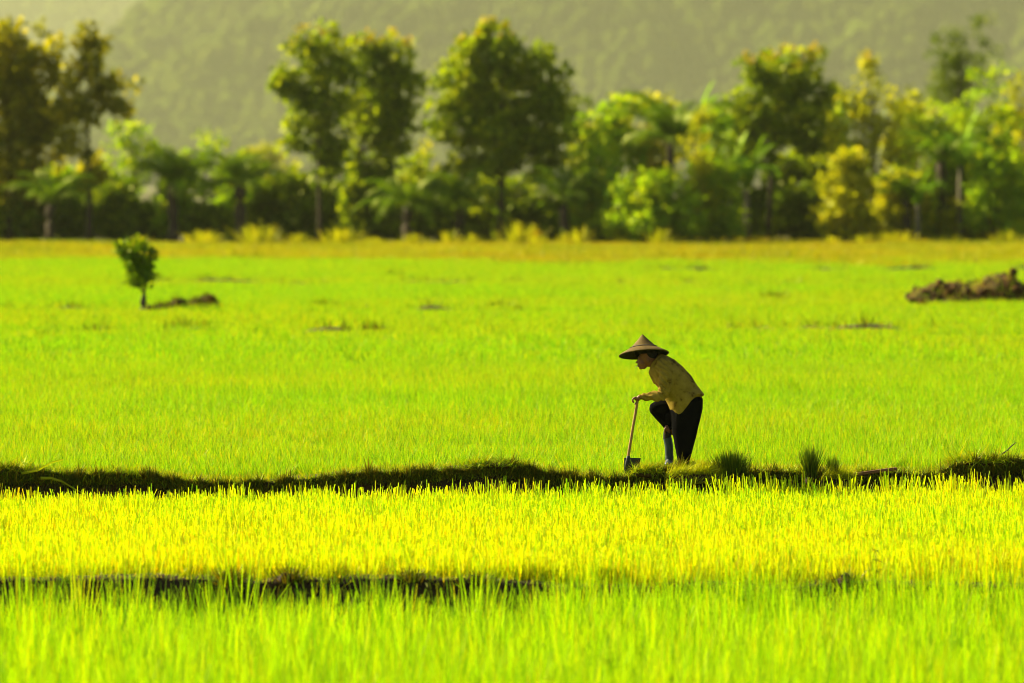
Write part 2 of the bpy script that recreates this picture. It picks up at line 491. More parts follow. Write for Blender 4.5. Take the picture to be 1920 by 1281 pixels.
def put_rice(name, label, protos, pts, seed, smin=0.9, smax=1.1):
    r = np.random.default_rng(seed)
    n = len(pts)
    o = scatter(name, protos, pts, r.integers(0, 4, n) * math.pi / 2 + r.normal(0, 0.06, n), r.integers(0, len(protos), n),
                np.ones(n) * 1.03, r.uniform(smin, smax, n) * (1 + (0.35 if seed > 2 else 0.0) * fbm(np.asarray(pts) * np.array([1, .5, 0]), 3.5, 3, seed)))
    tag(o, label, 'rice', kind='stuff')
    return o

# front paddy: lush green, nearest the camera
def lowy(x): return float(low_dike_y(np.array([x]))[0])
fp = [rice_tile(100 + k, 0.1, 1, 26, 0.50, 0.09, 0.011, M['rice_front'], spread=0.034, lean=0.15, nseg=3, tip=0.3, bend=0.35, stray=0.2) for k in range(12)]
def front_points():
    r = np.random.default_rng(15)
    gx, gy = np.meshgrid(np.arange(-7.6, 7.6, 0.15), np.arange(40.8, 52.8, 0.155))
    x = gx.ravel() + r.normal(0, 0.04, gx.size); y = gy.ravel() + r.normal(0, 0.045, gx.size)
    gap = low_dike_y(x) - y
    left = 1 - np.clip((x + 0.6) / 2.8, 0, 1)                # the paddy is thinly planted towards its left end
    thin = (0.34 + 0.66 * left) * np.clip(1 - gap / 5.5, 0, 1)
    patch = np.maximum(0, fbm(np.stack([x, y * .6, x * 0], 1), 0.36, 2, 4))
    keep = (gap > 0.08) & (np.abs(x) < half_w(y) + 0.5) & (r.uniform(0, 1, x.size) < 1 - 0.55 * thin - 3.6 * patch * (0.25 + thin))
    x, y, gap, left = x[keep], y[keep], gap[keep], left[keep]
    S = r.uniform(0.8, 1.22, x.size) * (1 + (0.17 - 0.25 * left) * np.clip(1 - gap / 3, 0, 1))
    tall = r.uniform(0, 1, x.size) < 0.38 * left * np.clip(1 - gap / 2.5, 0, 1)
    S = np.where(tall, S * r.uniform(1.2, 1.5, x.size), S)
    return np.stack([x, y, np.full_like(x, Z_FRONT)], 1), S
pts, S_ = front_points()
r_ = np.random.default_rng(16)
o = scatter('front_rice', fp, pts, r_.uniform(0, 6.28, len(pts)), r_.integers(0, 12, len(pts)), np.ones(len(pts)), S_)
tag(o, 'lush green rice growing in the nearest paddy', 'rice', kind='stuff')
# middle paddy: tall yellow seedlings with clipped tops
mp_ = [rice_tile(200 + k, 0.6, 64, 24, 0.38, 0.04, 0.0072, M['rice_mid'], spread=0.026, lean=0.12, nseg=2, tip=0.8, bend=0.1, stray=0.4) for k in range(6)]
pts = tile_points(rng, half_w, 52.2, 65.6, 0.6, Z_MID, ymin_fn=lambda x: lowy(x) + 0.2, ymax_fn=lambda x: float(dike_y(x)) - 0.5)
put_rice('yellow_rice', 'dense yellow rice seedlings in front of the tall dike', mp_, pts, 2, 0.93, 1.07)
# ragged rows of clumps that fill each paddy up to its dikes
def clump_rows(name, label, protos, spec, seed):
    rr = np.random.default_rng(seed)
    P, S = [], []
    for x in np.arange(-9.0, 9.0, spec['step']):
        for off in spec['offs']:
            if rr.uniform() < spec['keep'](x, off):
                P.append((x + rr.normal(0, spec['step'] * .35), spec['yf'](x) + off + rr.normal(0, 0.04), spec['z']))
                S.append(rr.uniform(*spec['h']) * spec['hx'](x))
    n = len(P)
    o = scatter(name, protos, np.array(P), rr.uniform(0, 6.28, n), rr.integers(0, len(protos), n), np.ones(n), np.array(S))
    tag(o, label, 'rice', kind='stuff')
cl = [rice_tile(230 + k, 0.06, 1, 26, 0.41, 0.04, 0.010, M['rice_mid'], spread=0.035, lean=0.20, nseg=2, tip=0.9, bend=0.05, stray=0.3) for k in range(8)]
clump_rows('yellow_rice_clump_row', 'ragged last rows of yellow rice clumps along the tall dike', cl,
           dict(step=0.15, offs=(-0.42, -0.54, -0.66, -0.78, -0.9), keep=lambda x, o: (0.28 if o > -.5 else 0.5 if o > -.6 else 0.95), yf=lambda x: float(dike_y(x)), z=Z_MID, h=(0.78, 1.28), hx=lambda x: 0.90 + 0.016 * (x + 6)), 77)
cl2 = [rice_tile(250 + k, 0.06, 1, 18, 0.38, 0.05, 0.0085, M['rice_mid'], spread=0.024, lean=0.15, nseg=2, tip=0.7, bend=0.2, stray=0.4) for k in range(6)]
clump_rows('yellow_rice_front_row', 'near edge of the yellow rice behind the low dike', cl2,
           dict(step=0.08, offs=(0.16, 0.24, 0.32, 0.40, 0.5, 0.6, 0.7, 0.8), keep=lambda x, o: 0.75 if o > .2 else 0.4, yf=lowy, z=Z_MID, h=(0.75, 1.1), hx=lambda x: 1.0), 78)
# the wide field behind the dike: short young rice
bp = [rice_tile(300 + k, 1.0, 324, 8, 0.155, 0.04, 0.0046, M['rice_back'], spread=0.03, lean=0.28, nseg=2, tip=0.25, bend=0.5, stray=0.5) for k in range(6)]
pts1 = tile_points(rng, half_w, 64.0, 104.0, 1.0, Z_BACK, ymin_fn=lambda x: float(dike_y(x)) + 0.35)
put_rice('young_rice', 'short bright green rice in the wide field behind the farmer', bp, pts1, 3)
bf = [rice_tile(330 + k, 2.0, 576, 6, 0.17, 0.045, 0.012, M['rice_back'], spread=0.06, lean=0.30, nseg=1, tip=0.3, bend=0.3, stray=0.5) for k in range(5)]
pts2 = tile_points(rng, half_w, 104.0, FIELD_END + 26, 2.0, Z_BACK)
pts2 = pts2[pts2[:, 1] < FIELD_END + 14 * fbm1(pts2[:, 0], 9.0, 55) + rng.uniform(-2, 10, len(pts2))]
put_rice('far_young_rice', 'short bright green rice in the far half of the field', bf, pts2, 4, 0.85, 1.15)

# ------------------------------------------------------------------ grass on the dikes
def dike_grass(name, label, yf, zf, n, seed, x0, x1, wid, front, hmu, mat, wd=0.010, ln=0.6):
    r = np.random.default_rng(seed)
    x = r.uniform(x0, x1, n)
    u = r.beta(1.1, 1.6, n)
    keep = (fbm(np.stack([x, u * wid, x * 0], 1), 0.5, 3, seed) + 0.62 + 0.25 * (u < 0.2)) > r.uniform(0, 0.9, n)
    x, u = x[keep], u[keep]
    n = len(x)
    y = yf(x) - front + u * (wid + front)
    z = zf(x) - 0.02 - np.clip((front - u * (wid + front)) / max(front, 1e-3), 0, 1) * 0.10
    h = np.clip(r.normal(hmu, hmu * 0.35, n), hmu * 0.3, hmu * 2.2)
    lean = np.abs(r.normal(ln, 0.35, n))
    V = blades(r, np.stack([x, y], 1), h, r.normal(wd, wd * .25, n).clip(0.004), lean, bend=0.6, nseg=2, tip=0.2, z0=z)
    me = mesh_np(name, V[0], V[1], attrs={'t': V[2], 'rnd': V[3]})
    me.materials.append(mat)
    o = link(name, me)
    tag(o, label, 'grass', kind='stuff')

dike_grass('dike_grass', 'matted creeping grass along the top of the tall dike', dike_y, dike_z, 120000, 61, -9.3, 9.3, 0.8, 0.06, 0.075, M['dike_grass'])
dike_grass('low_dike_grass', 'matted grass along the low dike behind the front rice', low_dike_y, low_dike_z, 16000, 62, -8, 8, 0.5, 0.0, 0.09, M['dike_grass'])

def dike_fringe(name, label, n, seed, mat):
    # dense short weeds on the brow and the upper face of the tall dike
    r = np.random.default_rng(seed)
    x = r.uniform(-9.3, 9.3, n)
    keep = (x < 2.4) | (r.uniform(0, 1, n) < 0.4) | (x > 5.0)
    x = x[keep]; n = len(x)
    dn = np.abs(r.normal(0, 0.055, n)) * (1.1 + fbm1(x, 0.6, seed))
    clump = 1 + 1.1 * fbm1(x, 0.10, seed + 3)
    h = np.clip(r.normal(0.05, 0.025, n), .015, .15) * np.clip(clump ** 2, .3, 2.6)
    y = dike_y(x) - dn * 0.45 - 0.015
    z = dike_z(x) - dn - 0.01
    V = blades(r, np.stack([x, y], 1), h, r.normal(0.009, 0.002, n).clip(.004), np.abs(r.normal(.45, .3, n)), bend=.4, nseg=2, tip=.25, z0=z)
    me = mesh_np(name, V[0], V[1], attrs={'t': V[2], 'rnd': V[3]}); me.materials.append(mat)
    tag(link(name, me), label, 'weeds', kind='stuff')
dike_fringe('dike_weeds', 'dark short weeds fringing the brow of the tall dike', 60000, 65, M['weed'])

# dry meadow strip before the trees
def tuft_mesh(seed, n, size, h, w, mat, lean=0.35):
    r = np.random.default_rng(seed)
    xy = r.uniform(-size / 2, size / 2, (n, 2))
    return blade_mesh('tuft_%d' % seed, mat, r, xy, np.clip(r.normal(h, h * 0.3, n), h * .3, h * 1.8), r.normal(w, w * .3, n).clip(w * .4), np.abs(r.normal(lean, .2, n)), nseg=1, tip=0.25)
dg = [tuft_mesh(400 + k, 520, 3.0, 0.24, 0.045, M['dry_grass']) for k in range(5)]
pts = tile_points(rng, half_w, FIELD_END - 12, 329, 3.0, Z_BACK)
pts = pts[pts[:, 1] > FIELD_END - 2 + 14 * fbm1(pts[:, 0], 9.0, 55) - rng.uniform(-2, 8, len(pts))]
r_ = np.random.default_rng(9)
hz = 0.62 + 0.9 * fbm(pts * np.array([1, 2.5, 0]), 12, 3, 8) 
o = scatter('dry_meadow_grass', dg, pts, r_.uniform(0, 6.28, len(pts)), r_.integers(0, 5, len(pts)), np.ones(len(pts)), hz)
tag(o, 'dry yellow brown meadow grass in front of the trees', 'grass', kind='stuff')

# ------------------------------------------------------------------ hills, far forest and haze
def ridge_near(px):
    y = np.interp(px, [-900, -300, -60, 60, 120, 200, 260, 330, 420, 600, 900, 1300, 1920, 2600, 3400], [352, 345, 320, 250, 185, 92, 55, 5, -70, -150, -210, -250, -260, -240, -200])
    return y

ND, FD = 7500.0, 13000.0
def h_near(x, y):
    px = 960 + x * FPX / ND
    top = CAM_Z + (HORIZON - ridge_near(px)) / FPX * ND
    u = np.clip((y - 0.84 * ND) / (0.16 * ND), 0, 1.25)
    prof = np.where(u < 1, u ** 1.15, 1 - (u - 1) * 1.5)
    P = np.stack([x, y, x * 0], 1)
    n = fbm(P, 520, 4, 91)
    gully = -np.abs(fbm(P * np.array([1, .45, 1]) + np.array([0, 0, 0.3]), 230, 3, 95))
    return np.maximum(0, top) * prof * (1 + 0.35 * n + 0.8 * gully + 0.16) + 20 * n * prof - 1.5

def h_far(x, y):
    px = 960 + x * FPX / FD
    ry = np.interp(px, [-1200, -300, 0, 120, 220, 300, 450, 1000, 2400], [-160, -120, -75, -45, -25, -20, -60, -100, -100])
    top = CAM_Z + (HORIZON - ry) / FPX * FD
    u = np.clip((y - 0.86 * FD) / (0.14 * FD), 0, 1.25)
    prof = np.where(u < 1, u ** 1.1, 1 - (u - 1) * 1.5)
    P = np.stack([x, y, x * 0], 1)
    n = fbm(P, 1200, 4, 191)
    return top * prof * (1 + 0.10 * n) + 12 * n * prof - 1.5

def build_hill(name, hf, x0, x1, y0, y1, nx, ny, label):
    xs = np.linspace(x0, x1, nx); ys = np.linspace(y0, y1, ny)
    Xg, Yg = np.meshgrid(xs, ys)
    Z = hf(Xg.ravel(), Yg.ravel())
    V = np.stack([Xg.ravel(), Yg.ravel(), Z], 1)
    i = np.arange(ny - 1)[:, None] * nx + np.arange(nx - 1)[None]
    F = np.stack([i, i + 1, i + nx + 1, i + nx], -1).reshape(-1, 4)
    o = link(name, mesh_np(name, V, F, smooth=True), M['hill_ground'])
    tag(o, label, kind='structure')
    return o

build_hill('hill', h_near, -1560, 1860, 6290, 7850, 220, 110, 'hazy wooded hillside behind the trees')
build_hill('far_hill', h_far, -4300, 4900, 11170, 13700, 140, 60, 'pale distant ridge behind the hillside')

def crown_blob(seed):
    """a far tree: lumpy crown of many faces"""
    bm = bmesh.new()
    bmesh.ops.create_icosphere(bm, subdivisions=3, radius=1.0)
    V = np.array([v.co[:] for v in bm.verts])
    d = 1 + 0.35 * fbm(V + seed * 7.1, 0.6, 3, seed) + 0.22 * fbm(V + seed * 3.3, 0.22, 2, seed + 3)
    V = V * d[:, None] * np.array([1, 1, 1.15]) + np.array([0, 0, 0.75])
    F = np.array([[v.index for v in f.verts] for f in bm.faces])
    bm.free()
    r = np.random.default_rng(seed)
    me = mesh_np('far_crown_%d' % seed, V, F, smooth=False, attrs={'rnd': np.clip(0.5 + 0.5 * fbm(V, 0.5, 3, seed + 9) + r.normal(0, .1, len(V)), 0, 1), 't': V[:, 2]})
    me.materials.append(M['forest'])
    return me
fk = [crown_blob(500 + k) for k in range(6)]

def forest(name, label, hf, n, x0, x1, y0, y1, s0, s1, seed):
    r = np.random.default_rng(seed)
    x = r.uniform(x0, x1, n); y = r.uniform(y0, y1, n)
    z = hf(x, y)
    ok = (z > 1.0)
    x, y, z = x[ok], y[ok], z[ok]
    m = len(x)
    s = (s0 + (s1 * 1.3 - s0) * r.beta(1.2, 2.6, m)) * (1 + 0.35 * fbm(np.stack([x, y, z], 1), 120, 2, seed))
    o = scatter(name, fk, np.stack([x, y, z - s * 0.3], 1), r.uniform(0, 6.28, m), r.integers(0, 6, m), s, s * r.uniform(0.8, 1.5, m))
    tag(o, label, 'forest', kind='stuff')
forest('hillside_forest', 'hazy forest covering the hillside', h_near, 42000, -900, 980, 6330, 7560, 5, 13, 71)
forest('ridge_forest', 'faint forest on the pale distant ridge', h_far, 9000, -2000, 2000, 11250, 13100, 12, 26, 72)

hm, hN, hL = new_mat('haze_air')
pv = hN.new('ShaderNodeVolumePrincipled')
pv.inputs['Color'].default_value = (0.80, 0.84, 0.50, 1)
pv.inputs['Density'].default_value = 0.000042
pv.inputs['Anisotropy'].default_value = 0.25
ho = hN.new('ShaderNodeOutputMaterial'); hL.new(pv.outputs[0], ho.inputs['Volume'])
def box_mesh(name, lo, hi):
    v = [(x, y, z) for x in (lo[0], hi[0]) for y in (lo[1], hi[1]) for z in (lo[2], hi[2])]
    f = [(0, 1, 3, 2), (4, 6, 7, 5), (0, 4, 5, 1), (2, 3, 7, 6), (0, 2, 6, 4), (1, 5, 7, 3)]
    me = bpy.data.meshes.new(name); me.from_pydata(v, [], f); me.update()
    return me
hz = link('haze', box_mesh('haze', (-8100, -80, -4), (8100, 19100, 800)), hm)
tag(hz, 'warm afternoon haze filling the valley', kind='stuff')

# ------------------------------------------------------------------ trees
def tube(pts, rad, nsides=7):
    """tapered tube through points -> V, F"""
    pts = [Vector(p) for p in pts]
    n = len(pts)
    V, F = [], []
    for i, p in enumerate(pts):
        t = (pts[min(i + 1, n - 1)] - pts[max(i - 1, 0)]).normalized()
        a = t.orthogonal().normalized() if abs(t.z) > 0.999 else t.cross(Vector((0, 0, 1))).normalized()
        b = t.cross(a)
        for k in range(nsides):
            an = 2 * math.pi * k / nsides
            V.append(p + (a * math.cos(an) + b * math.sin(an)) * rad[i])
    for i in range(n - 1):
        for k in range(nsides):
            k2 = (k + 1) % nsides
            F.append((i * nsides + k, i * nsides + k2, (i + 1) * nsides + k2, (i + 1) * nsides + k))
    F4 = F
    V.append(pts[0]); V.append(pts[-1])
    c0, c1 = len(V) - 2, len(V) - 1
    for k in range(nsides):
        k2 = (k + 1) % nsides
        F4.append((c0, k2, k, k))
        F4.append((c1, (n - 1) * nsides + k, (n - 1) * nsides + k2, (n - 1) * nsides + k2))
    return V, F4

def tubes_mesh(name, list_of_tubes):
    V, F = [], []
    for v, f in list_of_tubes:
        o = len(V)
        V += [tuple(p) for p in v]
        for q in f:
            q = tuple(i + o for i in q)
            F.append(q[:3] if q[2] == q[3] else q)
    me = bpy.data.meshes.new(name)
    me.from_pydata(V, [], F)
    for p in me.polygons: p.use_smooth = True
    me.update()
    return me

def leaf_cloud(rng, centers, radii, per, size, flat=0.75, droop=0.3):
    """leaf faces scattered through clumps: each leaf a bent pair of quads"""
    n = len(centers) * per
    c = np.repeat(centers, per, 0)
    rr = np.repeat(radii, per)
    d = rng.normal(0, 1, (n, 3)); d /= np.linalg.norm(d, axis=1)[:, None]
    rad = rng.uniform(0, 1, n) ** 0.45
    p = c + d * (rr * rad)[:, None] * np.array([1, 1, flat])
    s = rng.normal(size, size * 0.28, n).clip(size * 0.4)
    a = rng.normal(0, 1, (n, 3)) + d * 0.7; a[:, 2] -= droop; a /= np.linalg.norm(a, axis=1)[:, None]
    b = np.cross(a, rng.normal(0, 1, (n, 3))); b /= np.linalg.norm(b, axis=1)[:, None] + 1e-9
    nn = np.cross(a, b)
    V = np.zeros((n, 6, 3))
    hw = (s * 0.36)[:, None]
    V[:, 0] = p
    V[:, 1] = p + a * (s * 0.45)[:, None] - b * hw
    V[:, 2] = p + a * (s * 0.45)[:, None] + nn * (s * -0.06)[:, None]
    V[:, 3] = p + a * (s * 0.45)[:, None] + b * hw
    V[:, 4] = p + a * s[:, None] + nn * (s * -0.22)[:, None]
    V[:, 5] = V[:, 4]
    base = np.arange(n)[:, None] * 6
    F = np.concatenate([base + np.array([[0, 1, 2]]), base + np.array([[0, 2, 3]]), base + np.array([[1, 4, 2]]), base + np.array([[2, 4, 3]])])
    cr = np.repeat(rng.uniform(0, 1, len(centers)), per)
    rnd = np.clip(0.55 * rng.uniform(0, 1, n) + 0.45 * cr, 0, 1)
    return V.reshape(-1, 3), F, np.repeat(rnd, 6)

def leaf_mesh(name, mat, *a, **k):
    V, F, r = leaf_cloud(*a, **k)
    me = mesh_np(name, V, F, attrs={'rnd': r})
    me.materials.append(mat)
    return me

def tree(name, label, cat, px, d, lobes, mat, grow=1.22, trunk_px=None, base_py=None, leaf=0.40, per=30, density=1.0, clump=0.66, bloom=0, bark='bark', trunk_r=0.16, seed=1, group=None, z=Z_BACK, lean=0.0, shell=0.35):
    """lobes: (px, py, rx, ry) in photograph pixels, turned into metres at the tree's own distance;
    every crown gets a real depth of its own"""
    rng = np.random.default_rng(seed)
    rn = random.Random(seed)
    m = d / FPX
    bx = X(trunk_px if trunk_px is not None else px, d)
    root = empty(name, (bx, d, z))
    tag(root, label, cat, group)
    C, R, A = [], [], []
    for (lx, ly, rx, ry) in lobes:
        c = np.array([X(lx, d) - bx, rng.normal(0, 0.12) * rx * m, CAM_Z + (HORIZON - ly) * m - z])
        rx, ry = rx * grow, ry * grow
        ext = np.array([rx * m, rx * m * rng.uniform(.55, .75), ry * m])
        vol = ext[0] * ext[1] * ext[2]
        n = int(max(6, density * 3.4 * vol / clump ** 3 * 0.42))
        n = min(n, 110)
        dd = rng.normal(0, 1, (n, 3)); dd /= np.linalg.norm(dd, axis=1)[:, None]
        rad = rng.uniform(shell ** 3, 1, n) ** (1 / 3)
        q = c + dd * rad[:, None] * np.maximum(ext - clump * 0.55, ext * 0.45) * np.where(rng.uniform(0, 1, (n, 1)) < .14, rng.uniform(1.1, 1.35, (n, 1)), rng.uniform(0.85, 1.08, (n, 1)))
        C.append(q); R.append(rng.uniform(0.6, 1.25, n) * clump); A.append(dd[:, 2])
    C = np.concatenate(C); R = np.concatenate(R); A = np.concatenate(A)
    me = leaf_mesh('crown', mat, rng, C, R, per, leaf)
    link('crown', me, None, root)
    top = max(c[2] for c in C)
    if bloom:
        # flower panicles standing out of the crown's top
        order = np.argsort(-(C[:, 2] + rng.normal(0, top * 0.03, len(C))))[:bloom]
        bc = C[order] + np.array([0, 0, 1]) * (R[order] * 0.75)[:, None]
        link('blossom', leaf_mesh('blossom', M['bloom'], rng, bc, R[order] * 0.6, 22, leaf * 0.6), None, root)
    # trunk and limbs
    th = top * 0.8
    cx = float(np.mean(C[:, 0])) * 0.6
    def tp(u):
        return Vector((cx * u ** 1.4 + 0.10 * math.sin(u * 5 + seed) * u, 0.06 * math.sin(u * 4 + seed * 2), th * u))
    T = [tube([tp(k / 8) for k in range(9)], [trunk_r * (1.25 if k == 0 else 1 - 0.75 * k / 8) for k in range(9)])]
    sel = rng.permutation(len(C))[:min(26, len(C))]
    for i in sel:
        c = Vector(C[i])
        u = max(0.18, min(0.92, (c.z - 0.5 * math.hypot(c.x, c.y) - 0.4) / th))
        s = tp(u)
        r0 = trunk_r * (1 - 0.75 * u) * 0.55
        mid = s.lerp(c, 0.5) + Vector((rn.uniform(-.15, .15), rn.uniform(-.15, .15), -0.12 * (c - s).length + rn.uniform(0, .2)))
        T.append(tube([s, mid, c], [r0, r0 * 0.6, r0 * 0.2], 5))
    link('trunk', tubes_mesh('trunk', T), M[bark], root)
    return root

def bush(label, px, d, base_py_top, w_px, mat, seed, leaf=0.22, cat='bush', name='bush', per=26, clump=0.45, bloom=None, density=1.0):
    """low rounded shrub: foliage and stems"""
    rng = np.random.default_rng(seed)
    m = d / FPX
    h = CAM_Z + (HORIZON - base_py_top) * m - Z_BACK
    root = empty(name, (X(px, d), d, Z_BACK))
    tag(root, label, cat)
    rx = w_px * m / 2
    n = int(min(120, max(10, density * 16 * rx * h / (clump ** 2) * 0.35)))
    u = rng.uniform(-1, 1, (n, 2))
    z = rng.uniform(0.12, 1, n)
    prof = np.sqrt(np.clip(1 - (z * 0.9) ** 2.2, 0.05, 1)) * (1 + 0.2 * np.sin(u[:, 0] * 5 + seed))
    C = np.stack([u[:, 0] * rx * prof, u[:, 1] * rx * 0.8 * prof, z * (h - clump * 0.5)], 1)
    link('foliage', leaf_mesh('foliage', mat, rng, C, rng.uniform(.6, 1.2, n) * clump, per, leaf), None, root)
    if bloom:
        bc = C[np.argsort(C[:, 1])[:2]]
        link('blossom', leaf_mesh('blossom', M['bloom'], rng, bc, np.full(len(bc), 0.25), 24, 0.16), None, root)
    T = []
    for k in range(6):
        c = Vector(C[rng.integers(0, n)])
        T.append(tube([(c.x * .15, c.y * .15, -.05), (c.x * .5, c.y * .5, c.z * .55), tuple(c)], [0.05, 0.035, 0.01], 5))
    link('stem', tubes_mesh('stem', T), M['bark'], root)
    return root

# palm fronds: a rachis with leaflets either side, one mesh shared by all fronds of a kind
def frond_mesh(name, length, arch, leaflet, n, mat, seed, droop=0.5):
    rng = np.random.default_rng(seed)
    P = []
    a = math.radians(62); p = np.zeros(3)
    N = 14
    for k in range(N + 1):
        P.append(p.copy())
        a2 = a - arch * (k / N) ** 1.3
        p = p + np.array([math.cos(a2), 0, math.sin(a2)]) * length / N
    P = np.array(P)
    v, f = tube([tuple(q) for q in P], [0.045 * (1 - 0.85 * k / N) for k in range(N + 1)], 4)
    V = [tuple(q) for q in v]; F = [tuple(q[:3]) if q[2] == q[3] else q for q in f]
    rnd = [0.6] * len(V)
    for k in range(n):
        u = 0.14 + 0.86 * (k + rng.uniform(0, .6)) / n
        i = min(N - 1, int(u * N)); w = u * N - i
        q = P[i] * (1 - w) + P[i + 1] * w
        t = P[i + 1] - P[i]; t /= np.linalg.norm(t)
        ll = leaflet * (0.45 + 0.75 * math.sin(math.pi * min(1, 0.12 + u * 0.85))) * rng.uniform(.85, 1.12)
        for sgn in (-1, 1):
            dirv = np.array([0, sgn, 0]) * 0.86 + t * 0.55 + np.array([0, 0, 0.12 + rng.normal(0, .12)])
            dirv /= np.linalg.norm(dirv)
            b = t * 0.028 * (1.3 - u)
            m1 = q + dirv * ll * 0.5; e = q + dirv * ll + np.array([0, 0, -droop * ll])
            o = len(V)
            V += [tuple(q - b), tuple(q + b), tuple(m1 + b * 1.5 + np.array([0, 0, -.1 * droop * ll])), tuple(m1 - b * 1.5 + np.array([0, 0, -.1 * droop * ll])), tuple(e)]
            F += [(o, o + 1, o + 2, o + 3), (o + 3, o + 2, o + 4)]
            rr = rng.uniform(0, 1); rnd += [rr] * 5
    me = bpy.data.meshes.new(name); me.from_pydata(V, [], F)
    at = me.attributes.new('rnd', 'FLOAT', 'POINT'); at.data.foreach_set('value', rnd)
    me.materials.append(mat); me.update()
    return me
FROND_A = [frond_mesh('frond', 3.4, 1.75, 0.62, 44, M['palm'], 600 + k, 0.45) for k in range(3)]
FROND_B = [frond_mesh('frond', 4.4, 1.55, 0.8, 52, M['palm'], 610 + k, 0.6) for k in range(3)]

def palm(label, px, d, crown_py, n, fronds, seed, scale=1.0, trunk_r=0.3, z=Z_BACK):
    rn = random.Random(seed)
    m = d / FPX
    h = CAM_Z + (HORIZON - crown_py) * m - z
    root = empty('palm_tree', (X(px, d), d, z))
    tag(root, label, 'palm tree', 'palm trees along the far edge of the field')
    pts = [(0.1 * math.sin(k * .7 + seed) * k / 6, 0, h * k / 6) for k in range(7)]
    rad = [trunk_r * (1.25 if k == 0 else 1.0 + (0.12 if k % 2 else -.06)) for k in range(7)]
    link('trunk', tubes_mesh('trunk', [tube(pts, rad, 9)]), M['bark'], root)
    for k in range(n):
        o = link('frond', fronds[k % len(fronds)], None, root)
        o.location = (pts[-1][0], 0, h)
        el = rn.uniform(-0.15, 0.75) if k % 3 else rn.uniform(-0.5, 0.1)
        o.rotation_euler = Euler((rn.uniform(-.25, .25), el * 0.9, 2 * math.pi * (k * 0.381966) + rn.uniform(-.2, .2)), 'XYZ')
        s = scale * rn.uniform(.85, 1.1)
        o.scale = (s, s, s)
    return root

# banana plants: broad split leaves on a soft stem
def banana_leaf_mesh(name, length, width, arch, seed, mat):
    rng = np.random.default_rng(seed)
    N = 16
    p = np.zeros(3); a = math.radians(80); rows = []
    for k in range(N + 1):
        u = k / N
        w = width * 0.5 * max(0.03, math.sin(math.pi * min(1, 0.04 + u * 0.97)) ** 0.55) * (0.12 if u < 0.12 else 1) * rng.uniform(.88, 1.06)
        fold = 0.32
        rows.append([p + np.array([0, -w, w * fold]), p.copy(), p + np.array([0, w, w * fold])])
        a2 = a - arch * u ** 1.5
        p = p + np.array([math.cos(a2), 0, math.sin(a2)]) * length / N
    V = np.array(rows).reshape(-1, 3)
    F = []
    for k in range(N):
        for s in range(2):
            if k > 3 and rng.uniform() < 0.12: continue
            F.append((k * 3 + s, k * 3 + s + 1, (k + 1) * 3 + s + 1, (k + 1) * 3 + s))
    me = mesh_np(name, V, np.array(F), smooth=True, attrs={'rnd': np.clip(rng.normal(.5, .2, len(V)), 0, 1)})
    me.materials.append(mat)
    return me
BLEAF = [banana_leaf_mesh('leaf', 2.7, 0.62, ar, 620 + k, M['banana']) for k, ar in enumerate((0.4, 1.3, 2.0, 2.6))]

def banana(label, px, d, top_py, n, seed, z=Z_BACK):
    rn = random.Random(seed)
    m = d / FPX
    H = CAM_Z + (HORIZON - top_py) * m - z
    s = min(1.35, H / 4.2)
    h = max(0.6, H - 2.3 * s)
    root = empty('banana_plant', (X(px, d), d, z))
    tag(root, label, 'banana plant', 'banana plants along the far edge of the field')
    link('stem', tubes_mesh('stem', [tube([(0, 0, 0), (0.03, 0, h * .5), (0, 0, h + 0.2)], [0.17 * s, 0.14 * s, 0.08 * s], 9)]), M['pale_bark'], root)
    for k in range(n):
        o = link('leaf', BLEAF[0 if k == 0 else 1 + k % 3], None, root)
        o.location = (0, 0, h)
        o.rotation_euler = Euler((0, 0 if k == 0 else rn.uniform(0, .35), k * 2.4 + rn.uniform(-.3, .3)), 'XYZ')
        q = s * rn.uniform(.85, 1.08); o.scale = (q, q, q)
    return root

# ------------------------------------------------------------------ the row of trees beyond the meadow
D0 = 331.0
TG = 'tall trees along the far edge of the field'
tree('teak_tree', 'tall olive brown tree at the left edge of the picture', 'tree', 20, D0 + 2, [(20, 100, 55, 60), (0, 200, 75, 90), (70, 190, 60, 80), (15, 300, 70, 70), (85, 260, 40, 60)], M['teak_olive'], trunk_px=15, seed=1, group=TG, trunk_r=0.22, grow=1.3, density=0.85)
tree('teak_tree', 'slender olive tree with a side branch standing next to the leftmost tree', 'tree', 170, D0, [(155, 95, 40, 42), (165, 160, 45, 50), (215, 150, 28, 38), (150, 230, 40, 55), (220, 200, 22, 22), (165, 300, 26, 45)], M['teak_olive'], trunk_px=168, seed=2, group=TG, trunk_r=0.2, grow=1.4, density=0.8)
tree('teak_tree', 'tall slim tree with an open crown and a lone branch reaching out', 'tree', 600, D0, [(600, 100, 50, 42), (560, 150, 38, 38), (625, 165, 40, 48), (580, 215, 40, 42), (532, 150, 14, 14), (615, 250, 36, 44), (565, 268, 24, 18), (610, 310, 26, 40)], M['teak'], trunk_px=600, seed=3, group=TG, bloom=5, trunk_r=0.17, grow=1.5, density=0.85)
tree('teak_tree', 'tall dark tree with an orange tipped pointed top right of the slim open tree', 'tree', 700, D0 + 3, [(735, 105, 30, 48), (690, 140, 45, 50), (755, 160, 36, 50), (700, 220, 48, 55), (760, 225, 28, 42), (690, 300, 36, 45), (735, 290, 28, 45)], M['teak'], trunk_px=660, seed=4, group=TG, bloom=9, trunk_r=0.19, grow=1.5, density=0.85)
